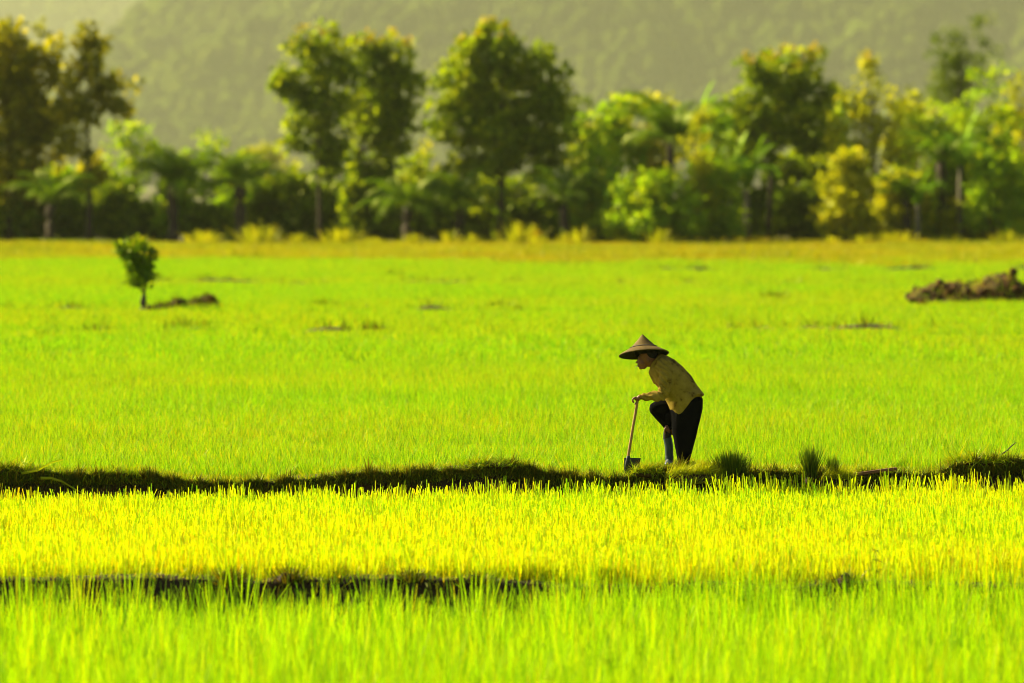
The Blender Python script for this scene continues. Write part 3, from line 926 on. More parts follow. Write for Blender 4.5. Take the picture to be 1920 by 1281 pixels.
tree('teak_tree', 'largest broad crowned tree in the middle with orange blossom on top', 'tree', 940, D0 - 1, [(935, 95, 75, 50), (860, 150, 55, 55), (1015, 140, 52, 55), (940, 180, 90, 65), (870, 235, 60, 60), (1030, 215, 55, 60), (950, 270, 85, 60), (880, 310, 50, 45), (1020, 300, 50, 50)], M['teak'], trunk_px=940, seed=5, group=TG, bloom=16, trunk_r=0.26, density=0.85, grow=1.22)
tree('teak_tree', 'round topped tree with orange blossom right of the banana plants', 'tree', 1470, D0 + 1, [(1465, 140, 75, 40), (1420, 190, 50, 45), (1520, 190, 52, 45), (1470, 230, 75, 50), (1530, 260, 40, 45), (1425, 270, 45, 40)], M['teak'], trunk_px=1440, seed=6, group=TG, bloom=14, trunk_r=0.2, grow=1.25, density=0.9)
tree('broadleaf_tree', 'bushy yellow green tree with a thin leaning shoot sticking out of its top', 'tree', 1640, D0 - 2, [(1630, 125, 18, 28), (1600, 185, 34, 36), (1655, 210, 60, 56), (1600, 250, 52, 58), (1675, 280, 50, 55), (1605, 340, 50, 55), (1650, 380, 60, 45)], M['yellow_leaf'], trunk_px=1640, seed=7, group=TG, leaf=0.26, bloom=5, trunk_r=0.15)
tree('feathery_tree', 'dark feathery tree standing farther back near the right edge', 'tree', 1800, D0 + 70, [(1755, 100, 22, 48), (1790, 105, 26, 55), (1845, 85, 26, 52), (1810, 140, 62, 42), (1780, 180, 48, 36)], M['dark_leaf'], trunk_px=1800, seed=8, leaf=0.2, per=44, clump=0.65, group=TG, trunk_r=0.22, z=Z_BACK)
tree('broadleaf_tree', 'light leafed tree with a small round top in front of the dark feathery tree', 'tree', 1850, D0 - 3, [(1853, 150, 38, 32), (1830, 210, 52, 42), (1870, 240, 48, 48), (1835, 290, 52, 52), (1870, 330, 55, 50)], M['light_leaf'], trunk_px=1850, seed=9, leaf=0.25, group=TG, trunk_r=0.14)
tree('broadleaf_tree', 'olive yellow tree cut off by the right edge of the picture', 'tree', 1915, D0, [(1915, 165, 30, 38), (1925, 220, 42, 45), (1905, 280, 36, 44), (1930, 340, 48, 52)], M['yellow_leaf'], trunk_px=1922, seed=10, leaf=0.26, group=TG, trunk_r=0.16)
tree('broadleaf_tree', 'olive tree with thin top twigs behind the coconut palm', 'tree', 1175, D0 + 8, [(1180, 200, 42, 36), (1225, 205, 38, 36), (1140, 250, 50, 44), (1190, 260, 48, 45), (1110, 290, 38, 40), (1230, 300, 45, 45)], M['yellow_leaf'], trunk_px=1180, seed=11, leaf=0.26, group=TG, trunk_r=0.14)
tree('sapling', 'slender pale green sapling hung with leaves in front of the coconut palm', 'tree', 1312, D0 - 8, [(1312, 225, 22, 25), (1300, 270, 26, 25), (1315, 315, 22, 22), (1300, 350, 20, 20), (1320, 375, 26, 24), (1312, 405, 18, 16)], M['yellow_leaf'], trunk_px=1310, seed=12, leaf=0.24, clump=0.5, trunk_r=0.06, bark='pale_bark')
tree('broadleaf_tree', 'yellow green tree just right of the slender olive tree', 'tree', 250, D0 + 5, [(225, 265, 32, 40), (265, 258, 36, 36), (290, 300, 40, 42), (235, 320, 44, 46)], M['light_leaf'], trunk_px=255, seed=13, leaf=0.25, trunk_r=0.12)
tree('broadleaf_tree', 'small round yellow green tree between the second and third palm from the left', 'tree', 385, D0 + 6, [(392, 275, 34, 28), (360, 300, 36, 30), (410, 320, 54, 40), (350, 340, 44, 38), (460, 320, 40, 30)], M['light_leaf'], trunk_px=380, seed=14, leaf=0.24, trunk_r=0.11)
tree('far_tree', 'faint round tree in the haze left of the slim open tree', 'tree', 490, 900, [(490, 290, 42, 30), (470, 310, 30, 26), (520, 312, 34, 26)], M['yellow_leaf'], trunk_px=490, seed=15, leaf=0.5, clump=1.3, per=40, trunk_r=0.3)
tree('far_tree', 'dim dark tree peeping out behind the largest tree', 'tree', 1095, 620, [(1090, 215, 26, 38), (1080, 260, 34, 40)], M['dark_leaf'], trunk_px=1090, seed=16, leaf=0.4, clump=1.0, per=36, trunk_r=0.25)
tree('broadleaf_tree', 'bright yellow green tree in the gap left of the largest tree', 'tree', 790, D0 + 9, [(790, 300, 30, 32), (775, 340, 38, 36), (820, 345, 34, 34)], M['yellow_leaf'], trunk_px=790, seed=17, leaf=0.25, trunk_r=0.1)
tree('broadleaf_tree', 'yellow green tree at the right foot of the largest tree', 'tree', 1105, D0 - 4, [(1095, 255, 36, 38), (1125, 310, 46, 42), (1085, 335, 44, 42)], M['light_leaf'], trunk_px=1105, seed=18, leaf=0.26, trunk_r=0.11)
tree('broadleaf_tree', 'light green tree filling the space between the bushy yellow tree and the small round top', 'tree', 1745, D0 + 4, [(1725, 215, 42, 36), (1775, 245, 46, 40), (1720, 290, 50, 44), (1780, 320, 40, 36), (1745, 355, 55, 36)], M['light_leaf'], trunk_px=1745, seed=19, leaf=0.26, trunk_r=0.13)
tree('broadleaf_tree', 'dim green tree behind the round topped blossom tree', 'tree', 1390, D0 + 14, [(1370, 215, 44, 42), (1405, 260, 48, 48), (1550, 300, 36, 40), (1500, 320, 44, 44)], M['light_leaf'], trunk_px=1400, seed=20, leaf=0.27, trunk_r=0.13)

MORE = [(1150, 215, 'light_leaf', 21, [(1150, 215, 46, 40), (1130, 265, 50, 46), (1180, 290, 50, 46)], 'light green tree left of the coconut palm, behind the banana plant'),
        (1240, 200, 'yellow_leaf', 22, [(1245, 205, 40, 34), (1265, 250, 44, 42), (1225, 300, 50, 46)], 'yellow green tree directly behind the coconut palm crown'),
        (1345, 230, 'light_leaf', 23, [(1345, 235, 36, 38), (1335, 290, 44, 44), (1370, 320, 44, 42)], 'light green tree behind the bright banana plants'),
        (1565, 200, 'light_leaf', 24, [(1570, 205, 36, 38), (1555, 260, 44, 46), (1580, 310, 48, 48)], 'light green tree between the round topped tree and the bushy yellow tree'),
        (1705, 190, 'yellow_leaf', 25, [(1700, 195, 36, 34), (1715, 240, 42, 44), (1695, 290, 46, 48)], 'yellow tree just right of the bushy tree with the thin shoot'),
        (1800, 250, 'light_leaf', 26, [(1795, 245, 46, 42), (1815, 300, 50, 48), (1785, 350, 54, 44)], 'light green tree behind the banana plant near the right edge'),
        (1890, 240, 'yellow_leaf', 27, [(1890, 235, 40, 42), (1885, 300, 50, 50), (1905, 360, 54, 46)], 'yellow green tree just left of the rightmost tree'),
        (800, 330, 'teak', 28, [(785, 330, 36, 36), (825, 345, 36, 36)], 'low green tree between the dark pointed tree and the largest tree'),
        (120, 330, 'light_leaf', 29, [(110, 340, 40, 34), (215, 345, 44, 36), (160, 365, 44, 34)], 'low light green tree between the trunks of the two left trees'),
        (540, 330, 'teak', 30, [(535, 335, 40, 34), (560, 360, 44, 34)], 'low green tree left of the slim open tree')]
for (px, py, mt, sd, lobes, lb) in MORE:
    tree('broadleaf_tree', lb, 'tree', px, D0 + 5 + sd % 5, lobes, M[mt], trunk_px=px, seed=sd, leaf=0.36, per=26, group='lower trees filling the wood edge', trunk_r=0.12)

palm('dark arching palm, second palm from the left', 325, D0 - 3, 345, 17, FROND_A, 1)
palm('palm with a thick dark trunk, third palm from the left', 452, D0 - 5, 350, 18, FROND_A, 2, trunk_r=0.34)
palm('dark palm under the dark pointed tree', 765, D0 - 6, 395, 17, FROND_A, 3, 1.05)
palm('low dark palm under the left half of the largest tree', 860, D0 - 5, 390, 16, FROND_A, 4, 1.0)
palm('tall coconut palm with long arching fronds beside the slender sapling', 1255, D0 - 2, 270, 19, FROND_B, 5, 1.0, 0.22)
palm('dark palm with drooping fronds in the middle of the right hand trees', 1765, D0 - 6, 305, 16, FROND_A, 6, 1.05, 0.26)
palm('low palm just right of the foot of the bushy yellow tree', 1700, D0 - 8, 375, 15, FROND_A, 7, 0.9, 0.26)
palm('short palm under the right half of the largest tree', 1060, D0 - 6, 380, 15, FROND_A, 8, 0.9, 0.25)
palm('low palm at the foot of the leftmost tree', 95, D0 - 4, 385, 15, FROND_A, 9, 0.95, 0.25)

banana('banana plant with an upright pale green leaf left of the round topped tree', 1302, D0 + 2, 165, 7, 1)
banana('bright green banana plant in front of the round topped tree', 1365, D0 - 5, 262, 8, 2)
banana('bright green banana plant leaning at the trunk of the round topped tree', 1400, D0 - 4, 258, 8, 3)
banana('banana plant below the dark drooping palm', 1720, D0 - 9, 310, 7, 4)
banana('banana plant in the gap under the coconut palm', 1150, D0 - 6, 300, 7, 5)
banana('banana plant near the right edge among light leafed trees', 1800, D0 - 7, 215, 7, 6)

# undergrowth: (px, top py, width px, material, label)
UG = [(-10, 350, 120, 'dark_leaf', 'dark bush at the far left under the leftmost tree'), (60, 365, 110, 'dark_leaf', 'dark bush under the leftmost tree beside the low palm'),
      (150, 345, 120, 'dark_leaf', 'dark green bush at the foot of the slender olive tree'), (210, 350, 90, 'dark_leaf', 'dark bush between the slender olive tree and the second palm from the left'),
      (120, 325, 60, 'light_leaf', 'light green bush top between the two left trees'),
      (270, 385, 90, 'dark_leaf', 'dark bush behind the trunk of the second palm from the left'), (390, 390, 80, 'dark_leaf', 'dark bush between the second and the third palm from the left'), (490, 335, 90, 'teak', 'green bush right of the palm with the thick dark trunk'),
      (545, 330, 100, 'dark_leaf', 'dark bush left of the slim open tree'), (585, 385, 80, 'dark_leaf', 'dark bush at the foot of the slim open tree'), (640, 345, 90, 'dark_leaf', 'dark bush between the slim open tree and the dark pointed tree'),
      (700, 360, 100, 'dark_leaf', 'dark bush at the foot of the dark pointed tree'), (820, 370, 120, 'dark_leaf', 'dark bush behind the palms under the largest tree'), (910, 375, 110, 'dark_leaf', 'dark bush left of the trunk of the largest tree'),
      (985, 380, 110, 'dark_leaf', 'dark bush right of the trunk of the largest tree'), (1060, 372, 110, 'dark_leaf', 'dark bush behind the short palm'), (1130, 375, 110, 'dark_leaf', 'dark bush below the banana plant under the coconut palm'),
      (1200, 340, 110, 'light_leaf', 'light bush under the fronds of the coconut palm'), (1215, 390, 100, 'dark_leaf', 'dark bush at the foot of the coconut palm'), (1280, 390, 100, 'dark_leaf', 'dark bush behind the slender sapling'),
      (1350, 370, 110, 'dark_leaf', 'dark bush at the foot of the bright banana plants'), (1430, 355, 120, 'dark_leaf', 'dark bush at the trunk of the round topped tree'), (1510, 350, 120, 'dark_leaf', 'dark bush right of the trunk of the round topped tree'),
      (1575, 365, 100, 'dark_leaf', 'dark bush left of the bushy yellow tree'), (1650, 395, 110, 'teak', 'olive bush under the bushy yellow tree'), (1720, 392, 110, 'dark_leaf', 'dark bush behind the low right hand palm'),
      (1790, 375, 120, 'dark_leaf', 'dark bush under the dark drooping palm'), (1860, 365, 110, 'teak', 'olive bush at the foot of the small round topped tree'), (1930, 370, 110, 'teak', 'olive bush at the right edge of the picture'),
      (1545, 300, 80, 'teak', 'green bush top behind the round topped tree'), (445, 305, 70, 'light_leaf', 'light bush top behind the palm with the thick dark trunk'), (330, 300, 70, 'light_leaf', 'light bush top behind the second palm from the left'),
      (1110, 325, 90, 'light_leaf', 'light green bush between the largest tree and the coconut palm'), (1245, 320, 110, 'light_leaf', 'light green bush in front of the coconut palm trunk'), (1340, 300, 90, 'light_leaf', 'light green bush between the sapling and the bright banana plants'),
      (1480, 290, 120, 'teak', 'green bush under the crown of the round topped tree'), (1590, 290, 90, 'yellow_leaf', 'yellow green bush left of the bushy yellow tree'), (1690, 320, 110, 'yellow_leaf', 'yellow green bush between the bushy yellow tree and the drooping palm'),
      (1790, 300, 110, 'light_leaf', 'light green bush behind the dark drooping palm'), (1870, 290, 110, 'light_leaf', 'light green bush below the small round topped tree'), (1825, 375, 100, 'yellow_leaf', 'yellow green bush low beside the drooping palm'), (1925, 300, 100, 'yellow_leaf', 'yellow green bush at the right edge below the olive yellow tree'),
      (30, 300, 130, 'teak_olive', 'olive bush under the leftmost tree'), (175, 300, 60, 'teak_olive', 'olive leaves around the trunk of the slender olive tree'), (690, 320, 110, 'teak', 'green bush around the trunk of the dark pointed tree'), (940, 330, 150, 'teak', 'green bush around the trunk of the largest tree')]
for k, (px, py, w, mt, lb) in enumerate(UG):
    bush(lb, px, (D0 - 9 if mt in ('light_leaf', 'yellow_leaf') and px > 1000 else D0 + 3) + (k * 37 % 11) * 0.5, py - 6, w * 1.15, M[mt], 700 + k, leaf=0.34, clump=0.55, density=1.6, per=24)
# weeds at the meadow's edge, sunlit
WG = [(262, 432, 26, 'first tuft of sunlit weeds from the left at the wood edge'), (385, 425, 46, 'wide clump of sunlit weeds left of the thick trunked palm'), (485, 418, 44, 'tall clump of sunlit weeds right of the thick trunked palm'),
      (560, 430, 28, 'sunlit weeds left of the slim open tree'), (640, 424, 46, 'sunlit weeds between the slim open tree and the dark pointed tree'), (700, 436, 22, 'small sunlit weed under the dark pointed tree'),
      (775, 434, 20, 'small sunlit weed under the dark palm'), (842, 432, 18, 'narrow sunlit weed in front of the low dark palm'), (890, 430, 24, 'sunlit weed left of the trunk of the largest tree'),
      (975, 412, 46, 'pale weeds beside the orange flowers'), (1008, 424, 18, 'small plant with an orange flower head under the largest tree'), (1060, 432, 20, 'narrow sunlit weed under the short palm'), (1085, 428, 18, 'thin sunlit weed right of the short palm'),
      (1165, 440, 26, 'low sunlit weed under the banana plant'), (1238, 425, 20, 'lone pale weed at the foot of the coconut palm'), (1560, 432, 26, 'sunlit weed left of the bushy yellow tree trunk'),
      (1620, 436, 30, 'sunlit weed under the bushy yellow tree'), (1680, 434, 44, 'sunlit weeds under the low right hand palm'), (1775, 434, 64, 'long clump of sunlit weeds under the drooping palm'), (1885, 434, 60, 'clump of sunlit weeds near the right edge')]
# ------------------------------------------------------------------ the small tree in the field and the mound beside it
def field_tree():
    d = 146.5; m = d / FPX
    z = 0.2
    bx = X(270, d)
    root = empty('small_tree', (bx, d, z))
    tag(root, 'small dark bushy tree standing alone in the rice field', 'tree')
    rng = np.random.default_rng(31)
    C = []
    for lx, ly, rx, ry, n in [(243, 466, 27, 22, 34), (268, 474, 24, 20, 28), (265, 500, 24, 18, 26), (270, 522, 20, 14, 22), (252, 500, 18, 18, 14), (246, 528, 9, 6, 5)]:
        dd = rng.normal(0, 1, (n, 3)); dd /= np.linalg.norm(dd, axis=1)[:, None]
        rad = rng.uniform(.15, 1, n) ** (1 / 3)
        C.append(np.array([X(lx, d) - bx, 0, CAM_Z + (HORIZON - ly) * m - z]) + dd * rad[:, None] * np.array([rx, rx, ry]) * m * 1.0)
    C = np.concatenate(C)
    link('crown', leaf_mesh('crown', M['field_tree'], rng, C, rng.uniform(.08, .16, len(C)), 11, 0.12), None, root)
    T = [tube([(-0.01, 0, -.08), (-0.03, 0, 0.06), (-0.02, 0, 0.2), (0.0, 0, .4), (.02, 0, .7), (-.05, 0, 1.2), (-.2, 0, 1.6)], [0.13, 0.125, 0.09, 0.06, 0.05, 0.035, 0.012], 9)]
    for c in C[::9]:
        T.append(tube([(0.01, 0, max(.45, c[2] * .6)), (c[0] * .6, c[1] * .6, c[2] * .85), tuple(c)], [0.03, 0.018, 0.006], 5))
    link('trunk', tubes_mesh('trunk', T), M['bark'], root)
field_tree()

def mound(name, label, cat, px, py_base, w_px, h_px, depth, mat, seed, rough=0.25, nx=60, ny=26, profile=None, clods=0, tufts=0, tuft_mat='weed', loc_z=None, tuft_h=0.12):
    d = (CAM_Z - (Z_BACK + 0.22)) * FPX / (py_base - HORIZON)
    m = d / FPX
    w, h = w_px * m, h_px * m
    root = empty(name, (X(px, d), d, Z_BACK))
    tag(root, label, cat)
    xs = np.linspace(-1, 1, nx); ys = np.linspace(-1, 1, ny)
    Xg, Yg = np.meshgrid(xs, ys)
    base = np.interp(Xg.ravel(), profile[0], profile[1]).reshape(Xg.shape) if profile else np.sqrt(np.clip(1 - Xg ** 2, 0, 1))
    sh = np.clip(1 - np.abs(Yg) ** 1.8, 0, 1)
    P = np.stack([Xg.ravel() * w / 2, Yg.ravel() * depth / 2, Xg.ravel() * 0], 1)
    nz = fbm(P, h * 0.9, 4, seed).reshape(Xg.shape)
    Z = h * base * sh ** 0.7 * (1 + rough * nz * 1.6) + h * 0.25 * rough * nz - 0.06
    edge = np.maximum(np.abs(Xg), np.abs(Yg)) > 0.98
    Z = np.where(edge, -0.15, Z)
    V = np.stack([P[:, 0] + 0.12 * h * fbm(P, h * .4, 2, seed + 5), P[:, 1], Z.ravel()], 1)
    i = np.arange(ny - 1)[:, None] * nx + np.arange(nx - 1)[None]
    F = np.stack([i, i + 1, i + nx + 1, i + nx], -1).reshape(-1, 4)
    link('soil', mesh_np('soil', V, F, smooth=False), mat, root)
    rng = np.random.default_rng(seed)
    cm = [clod_mesh('clod', 0.16, seed + k, mat) for k in range(4)]
    fr = V[(V[:, 1] < depth * 0.2) & (V[:, 2] > 0.03)]
    for k in range(clods):
        p = fr[rng.integers(0, len(fr))]
        o = link('clod', cm[k % 4], None, root)
        o.location = (p[0], p[1] - 0.02, p[2])
        s = rng.uniform(.3, .95); o.scale = (s, s, s * rng.uniform(.7, 1)); o.rotation_euler = tuple(rng.uniform(0, 6, 3))
    if tufts:
        q = V[(V[:, 2] > 0.0)]
        q = q[rng.integers(0, len(q), tufts)]
        n = len(q)
        me = blade_mesh('weeds', M[tuft_mat], rng, q[:, :2] + rng.normal(0, .03, (n, 2)), np.clip(rng.normal(tuft_h, tuft_h * .4, n), .03, 1), np.full(n, 0.02), np.abs(rng.normal(.5, .3, n)), nseg=1, z0=q[:, 2] - 0.01)
        tag(link('weeds', me, None, root), kind='stuff')
    return root

def clod_mesh(name, r, seed, mat):
    bm = bmesh.new()
    bmesh.ops.create_icosphere(bm, subdivisions=3 if r < .1 else 2, radius=r)
    V = np.array([v.co[:] for v in bm.verts]); F = np.array([[v.index for v in f.verts] for f in bm.faces]); bm.free()
    V = V * (1 + 1.3 * fbm(V + seed, r * 1.1, 3, seed))[:, None] * np.array([1.15, .9, .75])
    me = mesh_np(name, V, F); me.materials.append(mat)
    return me

mound('soil_heap', 'big brown heap of dug soil with grassy clods at the right edge', 'soil heap', 1830, 562, 250, 78, 2.6, M['heap_soil'], 51, rough=0.3, clods=60, tufts=2200, tuft_mat='dike_grass',
      profile=([-1, -.97, -.9, -.6, -.35, -.1, .1, .3, .42, .55, .68, .85, 1], [0, .3, .45, .5, .55, .6, .75, 1.0, .97, 1.0, .8, .6, .4]))
mound('weedy_mound', 'small dark weedy mound right of the lone small tree', 'mound', 372, 573, 84, 44, 0.9, M['heap_soil'], 52, rough=0.35, nx=36, ny=16, clods=8, tufts=900)
mound('weedy_mound', 'flat strip of dark weeds touching the trunk of the lone small tree', 'mound', 312, 575, 84, 28, 0.7, M['heap_soil'], 53, rough=0.5, nx=36, ny=14, clods=4, tufts=700)

# thin weedy banks between the far paddies
BANKS = [(125.5, -60, 720, 0.16, 'broken weedy bank crossing the field left of the farmer'), (127.5, 1340, 1760, 0.10, 'faint weedy bank crossing the field right of the farmer'), (127, 860, 1010, 0.08, 'short brown weedy bank left of the farmer'),
         (146, 420, 980, 0.14, 'weedy bank right of the small mound'), (147, -40, 280, 0.10, 'weedy bank in front of the lone small tree'), (186, -80, 1960, 0.16, 'long dark bank across the far field'),
         (214, 1200, 1980, 0.12, 'thin dark bank below the dry meadow on the right')]
for k, (d, p0, p1, hh, lb) in enumerate(BANKS):
    xs = np.linspace(X(p0, d), X(p1, d), int((X(p1, d) - X(p0, d)) / 0.22) + 6)
    nn = 7
    rows = []
    zt = Z_BACK + 0.03 + (hh * 0.8 + 0.11) * np.clip(0.35 + 1.9 * fbm1(xs, 1.9, 800 + k), 0, 1.3)
    cy_ = d + 0.5 * fbm1(xs, 9, 820 + k)
    endf = np.clip(np.minimum(np.arange(len(xs)), np.arange(len(xs))[::-1]) / 5, 0, 1)
    for j in range(nn):
        u = j / (nn - 1) * 2 - 1
        rows.append((cy_ + u * 0.45, Z_BACK - 0.05 + (zt - Z_BACK + 0.05) * (1 - u * u) * endf))
    V, F = strip_mesh('weedy_bank', xs, rows)
    o = link('weedy_bank', mesh_np('weedy_bank', V, F, smooth=True), M['soil']); tag(o, lb, kind='structure')
    rg = np.random.default_rng(840 + k)
    n = int((xs[-1] - xs[0]) * 55)
    bx = rg.uniform(xs[0], xs[-1], n)
    keep = (0.45 + 1.9 * fbm1(bx, 1.9, 800 + k)) > rg.uniform(.25, 1.1, n)
    bx = bx[keep]; n = len(bx)
    by = np.interp(bx, xs, cy_) + rg.uniform(-.4, .3, n)
    bz = np.interp(bx, xs, zt) - 0.06
    me = blade_mesh('weeds', M['weed'], rg, np.stack([bx, by], 1), np.clip(rg.normal(.22, .08, n), .05, .6), np.full(n, .03), np.abs(rg.normal(.5, .3, n)), nseg=1, z0=bz)
    tag(link('weeds', me, None, o), kind='stuff')

def tuft_thing(name, label, cat, px, py, d, z, n, h, w, mat, seed, spread=0.05, lean=0.35, tip=0.15, root_ball=None, group=None, rs=None, squash=1.0, nseg=3, bend=0.4):
    root = empty(name, (X(px, d), d, z))
    tag(root, label, cat, group)
    r = np.random.default_rng(seed)
    off = r.normal(0, spread, (n, 2)) * np.array([1, squash])
    az = np.arctan2(off[:, 1], off[:, 0]) + r.normal(0, .4, n)
    rr = np.hypot(off[:, 0], off[:, 1]) / spread
    me = blade_mesh('blades', mat, r, off, np.clip(r.normal(h, h * .17, n), h * .4, h * 1.4), r.normal(w, w * .25, n).clip(w * .5), np.abs(r.normal(lean, lean * .4, n)) * np.clip(rr, .25, 1.8), nseg=nseg, tip=tip, dirs=az, bend=bend)
    link('blades', me, None, root)
    if root_ball:
        bm = bmesh.new(); bmesh.ops.create_icosphere(bm, subdivisions=2, radius=1)
        V = np.array([v.co[:] for v in bm.verts]); F = np.array([[v.index for v in f.verts] for f in bm.faces]); bm.free()
        V = V * (1 + .25 * fbm(V + seed, .6, 3, seed))[:, None] * np.array(root_ball)
        link('root_ball', mesh_np('root_ball', V, F, smooth=True), M['mud'], root)
    return root

for k, (px, py, w, lb) in enumerate(WG):
    d = D0 - 14 + (k * 13 % 5); m_ = d / FPX
    hh = CAM_Z + (HORIZON - py + 8) * m_ - Z_BACK
    rt = tuft_thing('weed_clump', lb, 'weeds', px, py, d, Z_BACK, int(20 + w * 2.2), hh * (.42 + .33 * ((k * 7) % 5) / 4), .06, M['yellow_leaf'], 760 + k, spread=w * m_ * .3, lean=.42, nseg=2, squash=.8, tip=.4)
    if 'orange flower' in lb and 'small' in lb:
        rg = np.random.default_rng(5)
        link('blossom', leaf_mesh('blossom', M['bloom'], rg, np.array([[0, -.1, hh * .55]]), np.array([.22]), 40, .16), None, rt)
for k, (px, py, lb, nn, hh) in enumerate([(180, 622, 'dark weed tuft in the field below the lone small tree', 60, .22), (352, 617, 'dark weed tuft on the broken bank below the small mound', 90, .26), (712, 620, 'low dark weed tuft at the end of the broken bank', 50, .16),
                                  (1452, 558, 'lone dark weed tuft in the field left of the soil heap', 60, .28), (615, 578, 'dark weed tuft on the bank right of the small mound', 60, .26), (85, 630, 'flat dark weed tuft near the left edge of the field', 50, .16),
                                  (735, 520, 'faint dark weed tuft on the long far bank', 50, .3), (935, 576, 'dark weed tuft at the right end of the bank behind the farmer', 50, .24)]):
    d = (CAM_Z - Z_BACK - .12) * FPX / (py - HORIZON)
    tuft_thing('weed_tuft', lb, 'weeds', px, py, d, Z_BACK, nn, hh + .08, .03, M['weed'], 880 + k, spread=.22, lean=.5, nseg=2, squash=.5)

# ------------------------------------------------------------------ things lying on the tall dike
def on_dike(px, back=0.15):
    x = X(px, 64.5)
    return x, float(dike_y(x)) + back, float(np.interp(px, DIKE_TAB[:, 0], DIKE_TAB[:, 1]))

def seedling(label, px, back, n, h, seed, spread, lean, mat='seedling', ball=(0.07, 0.06, 0.06), dz=0.0, squash=1.0, name='seedling_bundle', w=0.006, bend=0.4):
    x, y, z = on_dike(px, back)
    return tuft_thing(name, label, 'seedlings', 960 + x / y * FPX, 0, y, z + dz, n, h, w, M[mat], seed, spread=spread, lean=lean, root_ball=ball, squash=squash, bend=bend)
seedling('large dark green clump of rice seedlings right of the farmer', 1372, -0.12, 900, 0.25, 901, 0.062, 0.18, ball=(0.16, 0.1, 0.08), dz=-0.06)
seedling('tied upright bundle of dark rice seedlings', 1521, -0.2, 460, 0.32, 902, 0.024, 0.15, ball=(0.06, 0.06, 0.1), dz=-0.06)
seedling('small dark bundle of seedlings right of the tied upright bundle', 1563, -0.15, 220, 0.19, 903, 0.020, 0.16, ball=(0.04, 0.04, 0.05), dz=-0.02)

def seedling_mat(label, px0, px1, seed, h=0.11, n=2600, front=-0.16, dz=-0.05):
    """a mat of pulled seedlings laid on the dike: soil slab with blades swept over the edge"""
    x0, y0, z0 = on_dike(px0, front); x1, y1, z1 = on_dike(px1, front)
    c = Vector(((x0 + x1) / 2, (y0 + y1) / 2, (z0 + z1) / 2 + dz))
    root = empty('seedling_mat', c)
    tag(root, label, 'seedlings')
    ln = x1 - x0
    r = np.random.default_rng(seed)
    V, F = [], []
    nx, ny = 28, 10
    Xg, Yg = np.meshgrid(np.linspace(-.5, .5, nx), np.linspace(-.5, .5, ny))
    P = np.stack([Xg.ravel() * ln, Yg.ravel() * 0.3, Xg.ravel() * 0], 1)
    e = np.clip(1 - np.abs(Xg * 2) ** 6, 0, 1) * np.clip(1 - np.abs(Yg * 2) ** 4, 0, 1)
    Z = -0.1 + 0.13 * e.ravel() ** .5 + 0.025 * fbm(P, .1, 3, seed)
    P[:, 2] = Z
    P[:, 1] += (x0 * 0 + (P[:, 0] / ln) * (y1 - y0))
    i = np.arange(ny - 1)[:, None] * nx + np.arange(nx - 1)[None]
    link('root_slab', mesh_np('root_slab', P, np.stack([i, i + 1, i + nx + 1, i + nx], -1).reshape(-1, 4), smooth=True), M['mud'], root)
    q = P[r.integers(0, len(P), n)] + np.stack([r.normal(0, ln / nx, n), r.normal(0, .015, n), np.zeros(n)], 1)
    q[:, 0] = np.clip(q[:, 0], -ln * .5, ln * .5)
    az = r.normal(-0.35, 0.6, n)
    me = blade_mesh('blades', M['seedling_mat'], r, q[:, :2], np.clip(r.normal(h, h * .3, n), .03, .3), r.normal(.0065, .0015, n).clip(.003), np.abs(r.normal(.85, .3, n)), nseg=2, tip=.2, dirs=az, z0=q[:, 2] - .005, bend=.5)
    link('blades', me, None, root)
seedling_mat('long mat of yellow green seedlings at the feet of the farmer', 1246, 1352, 911)
seedling_mat('short mat of seedlings between the tied bundle and the brown plank', 1540, 1602, 912, n=1500)

def heap_of_grass(label, px, seed, n, rx, rz, h=0.16, back=0.1):
    x, y, z = on_dike(px, back)
    root = empty('cut_grass_heap', (x, y, z))
    tag(root, label, 'grass heap')
    r = np.random.default_rng(seed)
    a = r.uniform(0, 6.28, n); u = np.sqrt(r.uniform(0, 1, n))
    xy = np.stack([np.cos(a) * u * rx, np.sin(a) * u * rx * .5], 1)
    z0 = rz * (1 - u ** 2) * r.uniform(.3, 1, n)
    link('blades', blade_mesh('blades', M['dike_grass'], r, xy, np.clip(r.normal(h, h * .4, n), .04, .5), r.normal(.010, .003, n).clip(.004), np.abs(r.normal(1.15, .35, n)), nseg=2, tip=.2, z0=z0, bend=.4), None, root)
    bm = bmesh.new(); bmesh.ops.create_icosphere(bm, subdivisions=3, radius=1)
    V = np.array([v.co[:] for v in bm.verts]); F = np.array([[v.index for v in f.verts] for f in bm.faces]); bm.free()
    V = V * (1 + .3 * fbm(V + seed, .5, 3, seed))[:, None] * np.array([rx * .85, rx * .42, rz * .8])
    link('sod', mesh_np('sod', V, F, smooth=True), M['mud'], root)
heap_of_grass('heap of cut grass on the hump of the dike left of the hoe', 925, 921, 1100, .40, .06, .12)
heap_of_grass('dark grassy sod lying just right of the hoe blade', 1212, 922, 900, .16, .07, .10, back=-.1)
heap_of_grass('heap of cut grass on the dike by the stick at the right', 1850, 923, 1300, .40, .06)
heap_of_grass('heap of cut grass at the left end of the dike', 30, 924, 900, .34, .05)

